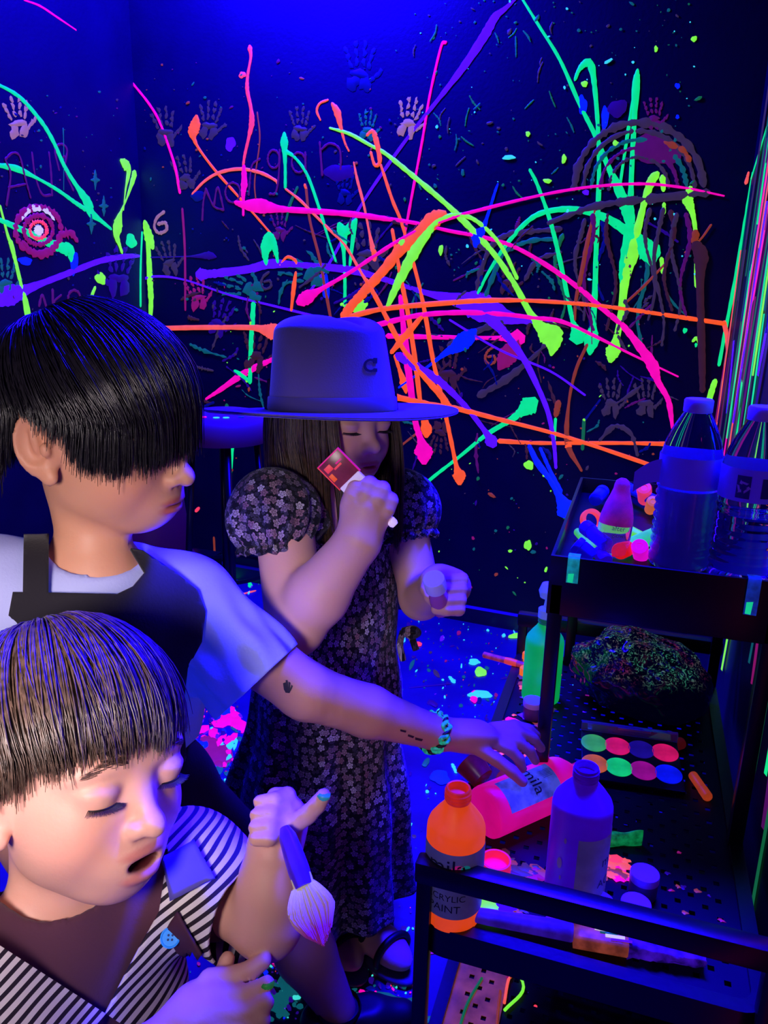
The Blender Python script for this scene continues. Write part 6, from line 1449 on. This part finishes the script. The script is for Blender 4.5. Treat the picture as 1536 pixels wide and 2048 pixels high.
# dress: flowered print on black
def flower_mat():
    M = mat('flower_print', (20, 18, 26), 0.8, sheen=0.1, spec=0.2); nt = M.node_tree; b = nt.nodes['Principled BSDF']; N = nt.nodes.new; Lk = nt.links.new
    uv = N('ShaderNodeUVMap'); uv.uv_map = 'print'
    def layer(scale, petals, size, seed):
        mp = N('ShaderNodeVectorMath'); mp.operation = 'MULTIPLY_ADD'; mp.inputs[1].default_value = (scale,)*3; mp.inputs[2].default_value = (seed, seed*0.37, 0); Lk(uv.outputs[0], mp.inputs[0])
        vo = N('ShaderNodeTexVoronoi'); vo.voronoi_dimensions = '2D'; vo.inputs['Scale'].default_value = 1.0; vo.inputs['Randomness'].default_value = 0.75; Lk(mp.outputs[0], vo.inputs['Vector'])
        sb_ = N('ShaderNodeVectorMath'); sb_.operation = 'SUBTRACT'; Lk(mp.outputs[0], sb_.inputs[0]); Lk(vo.outputs['Position'], sb_.inputs[1])
        sp = N('ShaderNodeSeparateXYZ'); Lk(sb_.outputs[0], sp.inputs[0])
        at = N('ShaderNodeMath'); at.operation = 'ARCTAN2'; Lk(sp.outputs[1], at.inputs[0]); Lk(sp.outputs[0], at.inputs[1])
        cs = N('ShaderNodeSeparateColor'); Lk(vo.outputs['Color'], cs.inputs[0])
        ph = N('ShaderNodeMath'); ph.operation = 'MULTIPLY_ADD'; ph.inputs[1].default_value = petals*0.5; Lk(at.outputs[0], ph.inputs[0]); 
        r6 = N('ShaderNodeMath'); r6.operation = 'MULTIPLY'; r6.inputs[1].default_value = 6.28; Lk(cs.outputs[0], r6.inputs[0]); Lk(r6.outputs[0], ph.inputs[2])
        cn = N('ShaderNodeMath'); cn.operation = 'COSINE'; Lk(ph.outputs[0], cn.inputs[0]); ab = N('ShaderNodeMath'); ab.operation = 'ABSOLUTE'; Lk(cn.outputs[0], ab.inputs[0]); cn = ab
        rad = N('ShaderNodeMath'); rad.operation = 'MULTIPLY_ADD'; rad.inputs[1].default_value = size*0.55; rad.inputs[2].default_value = size*0.62; Lk(cn.outputs[0], rad.inputs[0])
        lt = N('ShaderNodeMath'); lt.operation = 'LESS_THAN'; Lk(vo.outputs['Distance'], lt.inputs[0]); Lk(rad.outputs[0], lt.inputs[1])
        ic = N('ShaderNodeMath'); ic.operation = 'LESS_THAN'; ic.inputs[1].default_value = size*0.30; Lk(vo.outputs['Distance'], ic.inputs[0])
        # petals hollow: dark line inside
        r2 = N('ShaderNodeMath'); r2.operation = 'MULTIPLY'; r2.inputs[1].default_value = 0.62; Lk(rad.outputs[0], r2.inputs[0])
        inn = N('ShaderNodeMath'); inn.operation = 'LESS_THAN'; Lk(vo.outputs['Distance'], inn.inputs[0]); Lk(r2.outputs[0], inn.inputs[1])
        ml = N('ShaderNodeMath'); ml.operation = 'MULTIPLY_ADD'; ml.inputs[1].default_value = -0.6; Lk(inn.outputs[0], ml.inputs[0]); Lk(lt.outputs[0], ml.inputs[2])
        m2 = N('ShaderNodeMath'); m2.operation = 'MULTIPLY_ADD'; m2.inputs[1].default_value = 0.5; m2.use_clamp = True; Lk(ic.outputs[0], m2.inputs[0]); Lk(ml.outputs[0], m2.inputs[2])
        return m2, cs
    f1, c1 = layer(74, 5, 0.38, 0.0); f2, c2 = layer(120, 5, 0.36, 3.3)
    rp = N('ShaderNodeValToRGB'); el = rp.color_ramp.elements; el[0].color = lin((118, 110, 122))+(1,); el[1].color = lin((196, 188, 196))+(1,); e_ = el.new(0.5); e_.color = lin((140, 98, 112))+(1,); Lk(c1.outputs[1], rp.inputs[0])
    mxa = N('ShaderNodeMix'); mxa.data_type = 'RGBA'; mxa.inputs['A'].default_value = lin((17, 15, 23))+(1,); mxa.inputs['B'].default_value = lin((60, 55, 70))+(1,); Lk(f2.outputs[0], mxa.inputs['Factor'])
    mxb = N('ShaderNodeMix'); mxb.data_type = 'RGBA'; Lk(mxa.outputs['Result'], mxb.inputs['A']); Lk(rp.outputs[0], mxb.inputs['B']); Lk(f1.outputs[0], mxb.inputs['Factor'])
    Lk(mxb.outputs['Result'], b.inputs['Base Color'])
    return M
M_fl = flower_mat()
def add_uv(o, fn):
    me = o.data; uvl = me.uv_layers.new(name='print'); n = len(me.loops); vi = np.empty(n, np.int32); me.loops.foreach_get('vertex_index', vi)
    co = np.empty(len(me.vertices)*3, np.float32); me.vertices.foreach_get('co', co); co = co.reshape(-1, 3); UVs = fn(co)[vi]
    uvl.data.foreach_set('uv', UVs.astype(np.float32).ravel())
def cyl_uv(c0, rr): return lambda co: np.stack([np.arctan2(co[:, 1]-c0[1], co[:, 0]-c0[0])*rr, co[:, 2]], 1)
fd = Field((-0.72, 0.78, 0.08), (-0.12, 1.36, 0.98), 0.0075)
gt(fd, 0.009)
sk = np.array([-0.462, 1.085, 0])
fd.cone(ax0+np.array([0, 0, 0.70]), ax0*0.5+sk*0.5+np.array([0, 0, 0.50]), 0.088, 0.118, 0.03)
fd.cone(ax0*0.5+sk*0.5+np.array([0, 0, 0.50]), sk+np.array([0, 0, 0.30]), 0.118, 0.150, 0.03); fd.cone(sk+np.array([0, 0, 0.30]), sk+np.array([0.01, 0, 0.05]), 0.150, 0.166, 0.03)
V2, Q2 = fd.mesh(); V2 = relax(V2, Q2, 3)
# skirt folds grow towards the hem
an_ = np.arctan2(V2[:, 1]-sk[1], V2[:, 0]-sk[0]); am = np.clip((0.62-V2[:, 2])/0.5, 0, 1)*0.013
V2[:, :2] += ((np.sin(an_*9)+0.5*np.sin(an_*17+1.0))*am)[:, None]*np.stack([np.cos(an_), np.sin(an_)], 1)
dress = mesh_obj('dress', V2, Q2, M_fl, None)
hz = 0.125; nkG = gNk+np.array([0, 0, -0.022]); nnG = unit(np.array([0, 0, 1.])+GR[:, 0]*0.5)
cut(dress, [((0, 0, hz), (0, 0, 1)), (nkG, nnG)], lambda p: p[2] < hz or ((p-nkG)@nnG > 0 and np.linalg.norm((p-nkG)-nnG*((p-nkG)@nnG)) < 0.080))
dress.data.transform(Matrix.Translation(Vector(-GO))); dress.parent = gp; add_uv(dress, cyl_uv(ax0-GO, 0.14)); dress['label'] = 'long black dress printed with small pale flowers'
solidify(dress, 0.002)
# puffed sleeves with scalloped edge
for shp, elb, cx_, nm in ((gShR, gEl, P(545, 1030, 1.085), 'near'), (gShL, gElL, P(806, 1015, 1.235), 'far')):
    fs = Field(cx_-0.13, cx_+0.13, 0.0055)
    d = unit(elb-shp); R = frame(d, CR)
    fs.ell(cx_, (0.061, 0.053, 0.070) if nm == 'near' else (0.052, 0.050, 0.062), R, 0.02); fs.cone(gNk+np.array([0, 0, -0.04]), cx_, 0.045, 0.050, 0.03)
    V2, Q2 = fs.mesh(); V2 = relax(V2, Q2, 2)
    rel = V2-cx_; a_ = np.arctan2(rel@R[:, 1], rel@R[:, 0]); t_ = rel@d
    V2 += (0.004*np.sin(a_*13)*np.clip((t_+0.05)/0.08, 0, 1))[:, None]*(rel-np.outer(t_, d))/(np.linalg.norm(rel-np.outer(t_, d), axis=1, keepdims=True)+1e-6)
    sl = mesh_obj('sleeve', V2, Q2, M_fl, None)
    if nm == 'near': pc_, pn_ = pxplane((436, 1098), (646, 1082)); pn_ = np.array(pn_); pn_ = pn_ if pn_@d > 0 else -pn_; pc_ = CO
    else: pc_, pn_ = cx_+d*0.045, d
    cut(sl, [(pc_, pn_), (nkG, nnG)], lambda p: (p-pc_)@pn_ > 0 or ((p-nkG)@nnG > 0 and np.linalg.norm((p-nkG)-nnG*((p-nkG)@nnG)) < 0.078))
    # scallops along the hem
    bm = bmesh.new(); bm.from_mesh(sl.data); hem = [np.array(v.co) for v in bm.verts if v.is_boundary and abs((np.array(v.co)-pc_)@pn_) < 0.002]; bm.free()
    sl.data.transform(Matrix.Translation(Vector(-GO))); sl.parent = gp; add_uv(sl, lambda co, R=R, c_=cx_-GO: np.stack([np.arctan2((co-c_)@R[:, 1], (co-c_)@R[:, 0])*0.06, (co-c_)@R[:, 2]], 1)); solidify(sl, 0.002)
    if hem:
        hm = np.array(hem); cc = hm.mean(0); hx = unit(hm[0]-cc); hy = np.cross(pn_, hx); an2 = np.arctan2((hm-cc)@hy, (hm-cc)@hx); o_ = np.argsort(an2); hm = hm[o_]
        L_ = np.concatenate([[0], np.cumsum(np.linalg.norm(np.diff(hm, axis=0), axis=1))]); Vv = []; Ff = []; S = 160
        for i in range(S):
            u = L_[-1]*i/S; p = np.array([np.interp(u, L_, hm[:, q]) for q in range(3)]); w_ = 0.010+0.004*abs(math.sin(i*math.pi*22/S)); rad_ = unit(p-cc)
            Vv += [p-GO, p+pn_*w_*0.6+rad_*0.003-GO, p+pn_*w_+rad_*0.001-GO]
        for i in range(S):
            j = (i+1) % S
            for q in range(2): Ff.append((i*3+q, j*3+q, j*3+q+1, i*3+q+1))
        sc = mesh_obj('sleeve_edging', Vv, Ff, M_fl, gp); add_uv(sc, lambda co, R=R, c_=cx_-GO: np.stack([np.arctan2((co-c_)@R[:, 1], (co-c_)@R[:, 0])*0.06, (co-c_)@R[:, 2]], 1)); solidify(sc, 0.0015)
# waist tie
for q in ([(806, 1262, 1.19), (822, 1274, 1.185), (832, 1300, 1.185)], [(806, 1262, 1.19), (800, 1290, 1.185), (806, 1320, 1.19)], [(806, 1262, 1.19), (826, 1258, 1.18), (836, 1266, 1.18), (822, 1272, 1.18), (806, 1264, 1.19)]):
    v, fc_ = tube(catmull([P(*z) for z in q], 8), 0.0055, 8); o = mesh_obj('waist_tie', np.array(v)-GO, fc_, M_fl, gp); add_uv(o, lambda co: co[:, :2]*1.0)
# sandals
M_sand = mat('sandal_leather', (70, 62, 90), 0.6); M_strap = mat('sandal_strap', (14, 12, 22), 0.5)
for y, an in ((-1, ax0+GR@np.array([0, -0.045, 0.06])), (1, np.array([-0.372, 1.085, 0.06]))):
    fo = Field(np.array([an[0]-0.14, an[1]-0.14, -0.01]), np.array([an[0]+0.16, an[1]+0.14, 0.08]), 0.005)
    fo.ell(np.array([an[0], an[1], 0.012])+GR[:, 0]*0.045, (0.088, 0.040, 0.03), GR, 0.005); fo.F = np.maximum(fo.F, (0.002-fo.ax[2])[None, None, :]); fo.F = np.maximum(fo.F, (fo.ax[2]-0.014)[None, None, :])
    V2, Q2 = fo.mesh(); so = mesh_obj('sandal', V2-GO, Q2, M_sand, gp, False)
    for t_ in (0.03, 0.075):
        path = [np.array([an[0], an[1], 0.034])+GR@np.array([t_, 0.037*math.cos(a_), 0.0]) + np.array([0, 0, 0.029*math.sin(a_)]) for a_ in np.linspace(-0.4, math.pi+0.4, 18)]
        v, fc_ = tube(path, 0.006, 8); mesh_obj('strap', np.array(v)-GO, fc_, M_strap, so)

# ------------------------------------------------------------------ her hat
M_felt = mat('felt', (104, 90, 108), 0.9, sheen=0.4, bump=0.15, bscale=400, spec=0.15)
hC = P(664, 824, 1.150); hU = unit(camdir(0.0, 0.980, -0.178)); hX = gM[:, 0]-hU*(gM[:, 0]@hU); hX = unit(hX); HR = np.stack([hX, np.cross(hU, hX), hU], 1)
hat = thing('felt_hat', hC, 'wide flat-brimmed grey felt hat with a small dark C on the crown', 'hat', None, HR)
V = []; F_ = []; n = 96; ks = 26
for j in range(ks):                                                   # crown: pinched front and creased top
    t = j/(ks-1)
    for i in range(n):
        a = 2*math.pi*i/n; ca, sa = math.cos(a), math.sin(a)
        if t < 0.6:
            u = t/0.6; z = 0.112*u; rx = 0.103-0.011*u; ry = 0.090-0.010*u
        else:
            u = (t-0.6)/0.4; c_ = max(0.0, math.cos(u*math.pi*0.5))**0.62; z = 0.112+0.030*math.sin(u*math.pi*0.5)**0.9; rx = 0.092*c_; ry = 0.080*c_
        x, y = rx*ca, ry*sa
        g_ = math.exp(-((x-0.075)/0.045)**2); zz = max(0, (z-0.03)/0.10)
        y *= 1-0.20*g_*min(1, zz)                                         # front pinch
        z -= 0.020*math.exp(-(y/0.022)**2)*max(0, (t-0.60)/0.4)**0.7*(1 if x < 0.06 else 0.7)
        z -= 0.010*g_*max(0, t-0.5)
        V.append((x, y, z))
for j in range(ks-1):
    for i in range(n): F_.append((j*n+i, j*n+(i+1) % n, (j+1)*n+(i+1) % n, (j+1)*n+i))
F_.append(tuple((ks-1)*n+i for i in range(n)))
mesh_obj('crown', V, F_, M_felt, hat)
V = []; F_ = []; rings = [0.0, 0.2, 0.4, 0.6, 0.8, 0.94, 1.0]
def brimz(a, t): return 0.003+0.005*t*t*(math.sin(a)**2)-0.003*t*(math.cos(a)**2)
for th, sgn in ((0.0, 1), (-0.0045, -1)):
    for t in rings:
        for i in range(n):
            a = 2*math.pi*i/n; rx = 0.100+(0.190-0.100)*t; ry = 0.087+(0.186-0.087)*t; V.append((rx*math.cos(a), ry*math.sin(a), brimz(a, t)+th*(1 if t < 1 else 0.6)))
R_ = len(rings)
for l in range(2):
    for j in range(R_-1):
        for i in range(n):
            q = (l*R_*n+j*n+i, l*R_*n+j*n+(i+1) % n, l*R_*n+(j+1)*n+(i+1) % n, l*R_*n+(j+1)*n+i); F_.append(q if l else q[::-1])
for i in range(n): F_.append(((R_-1)*n+i, (R_-1)*n+(i+1) % n, (2*R_-1)*n+(i+1) % n, (2*R_-1)*n+i)); F_.append((i, R_*n+i, R_*n+(i+1) % n, (i+1) % n))
mesh_obj('brim', V, F_, M_felt, hat)
V = []; F_ = []
for z, g in ((0.004, 0.0012), (0.006, 0.0022), (0.022, 0.0022), (0.024, 0.001)):
    for i in range(n):
        a = 2*math.pi*i/n; u = z/0.128; V.append(((0.103-0.012*u+g)*math.cos(a), (0.090-0.010*u+g)*math.sin(a)*(1-0.0), z))
for j in range(3):
    for i in range(n): F_.append((j*n+i, j*n+(i+1) % n, (j+1)*n+(i+1) % n, (j+1)*n+i))
mesh_obj('band', V, F_, mat('felt_band', (82, 70, 86), 0.85, sheen=0.3), hat)
bpy.context.view_layer.update()
# dark C badge laid on the crown
crown = [o for o in bpy.data.objects if o.name.startswith('crown')][0]
bvh = BVHTree.FromObject(crown, bpy.context.evaluated_depsgraph_get()); Mi = crown.matrix_world.inverted()
def on_crown(px, py, off=0.0008):
    o_ = Mi@Vector(CO); d_ = (Mi.to_3x3()@Vector(ray(px, py))).normalized(); h = bvh.ray_cast(o_, d_)
    if h[0] is None: return None
    nn = h[1] if h[1].dot(d_) < 0 else -h[1]
    return np.array(h[0])+np.array(nn)*off
V = []; F_ = []; S = 30
for i in range(S+1):
    a = math.radians(48+264*i/S)
    for rr_ in (1.0, 0.66):
        V.append(on_crown(740+13.5*rr_*math.cos(a), 731-13.5*rr_*math.sin(a)))
for i in range(S): F_.append((2*i, 2*i+1, 2*i+3, 2*i+2))
b = len(V)
for x0, y0, x1, y1 in ((746, 716, 753, 727), (746, 737, 753, 744)):
    k = len(V); V += [on_crown(x0, y0), on_crown(x1, y0), on_crown(x1, y1), on_crown(x0, y1)]; F_.append((k, k+1, k+2, k+3))
if all(v is not None for v in V): emb = mesh_obj('emblem', V, F_, mat('emblem_dark', (34, 26, 40), 0.5), hat, False); solidify(emb, 0.0008)
# brush held to her cheek
a, b, c, d = P(786, 1046, 0.982), P(716, 972, 0.978), P(703, 958, 0.975), P(655, 915, 0.968)
R = frame(d-a, camdir(0.7, 0.7, -0.2)); La, Lb, Lc = (np.linalg.norm(q-a) for q in (b, c, d))
gb2 = thing('flat_brush', a, 'clear flat brush streaked with pink held in the fist of the hatted child', 'paint brush', None, R)
lathe_obj('handle', [(0.003, 0), (0.0055, 0.002), (0.0058, La)], mat('handle_white', (225, 210, 215), 0.4, 0.25, (230, 150, 190)), gb2, 20)
box_obj('ferrule', (-0.0165, -0.004, La-0.006), (0.0165, 0.004, Lb+0.002), mat('ferrule_white', (225, 215, 220), 0.4, 0.3, (220, 190, 210)), gb2, 0.0015)
box_obj('bristle_block', (-0.0185, -0.0028, Lb+0.001), (0.0185, 0.0028, Lc), mat('bristle_clear', (130, 70, 84), 0.2, 0.18, (170, 40, 80), trans=0.35, ior=1.3, vary=0.4, vscale=60), gb2, 0.001)
for k, (x0, x1, z0, z1, c_) in enumerate([(-0.0186, -0.0172, 0, 1, 'red'), (0.0172, 0.0186, 0, 1, 'pink'), (-0.018, 0.018, 0.96, 1.0, 'pink'), (-0.014, -0.004, 0.62, 0.82, 'red'), (-0.004, 0.008, 0.55, 0.62, 'red'), (0.002, 0.012, 0.66, 0.71, 'pink'), (-0.016, -0.010, 0.3, 0.55, 'orange')]):
    box_obj('paint_streak', (x0, -0.0034, Lb+(Lc-Lb)*z0), (x1, 0.0034 if k < 3 else -0.0026, Lb+(Lc-Lb)*z1), fluor('streak_'+c_, PC[c_], 0.5), gb2, 0.0004)
lathe_obj('handle_tip', [(0.0045, -0.004), (0.0062, -0.001), (0.0062, 0.005), (0.005, 0.006)], mat('tip_white', (235, 225, 240), 0.4, 0.5, (230, 200, 250)), gb2, 18)
# small bottle in the other hand
p0, p1 = P(884, 1222, 1.072), P(868, 1160, 1.022)
R = frame(p1-p0); Lb = np.linalg.norm(p1-p0)
tb2 = thing('small_bottle', p0, 'little clear bottle with a white cap in the lower hand of hatted child', 'bottle', None, R)
lathe_obj('glass', [(0.009, 0), (0.0125, 0.002), (0.0130, 0.006), (0.0130, Lb*0.5), (0.009, Lb*0.66), (0.0085, Lb*0.8)], mat('bottle_pinkglass', (180, 110, 180), 0.1, 0.10, (120, 20, 160), trans=0.5, ior=1.3), tb2, 32)
lathe_obj('cap', [(0.0135, Lb*0.74), (0.0150, Lb*0.75), (0.0150, Lb+0.002), (0.0140, Lb+0.0035), (0.0005, Lb+0.0035)], mat('cap_pale', (190, 185, 225), 0.4, 0.12, (90, 70, 255)), tb2, 36)

# ------------------------------------------------------------------ things against the wall behind the children
# upturned maroon bucket on a black crate, and a padded stool
bn_ = thing('bucket', (-1.60, 2.25, 0.20), 'dark red bucket upside down behind the older child chin', 'bucket')
Mbin = mat('bin_maroon', (96, 20, 48), 0.55, 0.05, (90, 4, 60))
lathe_obj('bucket_wall', [(0.136, 0.0), (0.140, 0.001), (0.140, 0.012), (0.133, 0.016), (0.098, 0.36), (0.090, 0.366), (0.0005, 0.366)], Mbin, bn_, 44, True, True)
lathe_obj('bucket_lip', [(0.140, 0.002), (0.145, 0.004), (0.145, 0.010), (0.140, 0.012)], Mbin, bn_, 44, False, False)
lathe_obj('paint_fleck', [(0.012, 0), (0.010, 0.003), (0.0005, 0.004)], pmat('mint'), bn_, 12).matrix_local = Matrix.Translation((0.075, -0.102, 0.06))@Matrix.Rotation(math.radians(90), 4, 'X')
cr_ = thing('crate', (-1.60, 2.25, 0), 'low black crate under the upside-down bucket', 'crate')
box_obj('crate_base', (-0.18, -0.16, 0.002), (0.18, 0.16, 0.03), M_black, cr_, 0.004)
for y_ in (-0.16, 0.152): box_obj('crate_side', (-0.18, y_, 0.03), (0.18, y_+0.008, 0.199), M_black, cr_, 0.002)
for x_ in (-0.18, 0.172): box_obj('crate_side', (x_, -0.152, 0.03), (x_+0.008, 0.152, 0.199), M_black, cr_, 0.002)
box_obj('crate_top', (-0.172, -0.152, 0.19), (0.172, 0.152, 0.1985), M_black, cr_, 0.002)
sp_ = P(448, 852, 2.42); st_ = thing('padded_stool', (sp_[0], sp_[1], 0), 'maroon padded stool against the wall behind the hat brim', 'stool')
zt_ = sp_[2]
lathe_obj('seat', [(0.09, zt_-0.05), (0.135, zt_-0.045), (0.15, zt_-0.02), (0.15, zt_+0.015), (0.135, zt_+0.04), (0.08, zt_+0.05), (0.0005, zt_+0.052)], mat('stool_pad', (110, 40, 84), 0.6, 0.03, (70, 0, 60)), st_, 44, True, True)
for q in range(4):
    a_ = q*math.pi/2+0.6; mesh_obj('leg', *tube([(0.10*math.cos(a_), 0.10*math.sin(a_), zt_-0.045), (0.15*math.cos(a_), 0.15*math.sin(a_), 0.002)], 0.011, 10), M_black, st_)
lathe_obj('foot_ring', [(0.128, 0.25), (0.136, 0.25), (0.136, 0.262), (0.128, 0.262), (0.128, 0.25)], M_black, st_, 40, False, False)
for k, (a_, c_) in enumerate([(-1.9, 'pink'), (-1.3, 'aqua'), (-1.55, 'aqua'), (-0.9, 'blue')]):
    o = mesh_obj('paint_fleck', *lathe([(0.010, 0), (0.009, 0.002), (0.0005, 0.003)], 12), pmat(c_), st_); o.location = (0.115*math.cos(a_+YAW), 0.115*math.sin(a_+YAW), zt_+0.044)
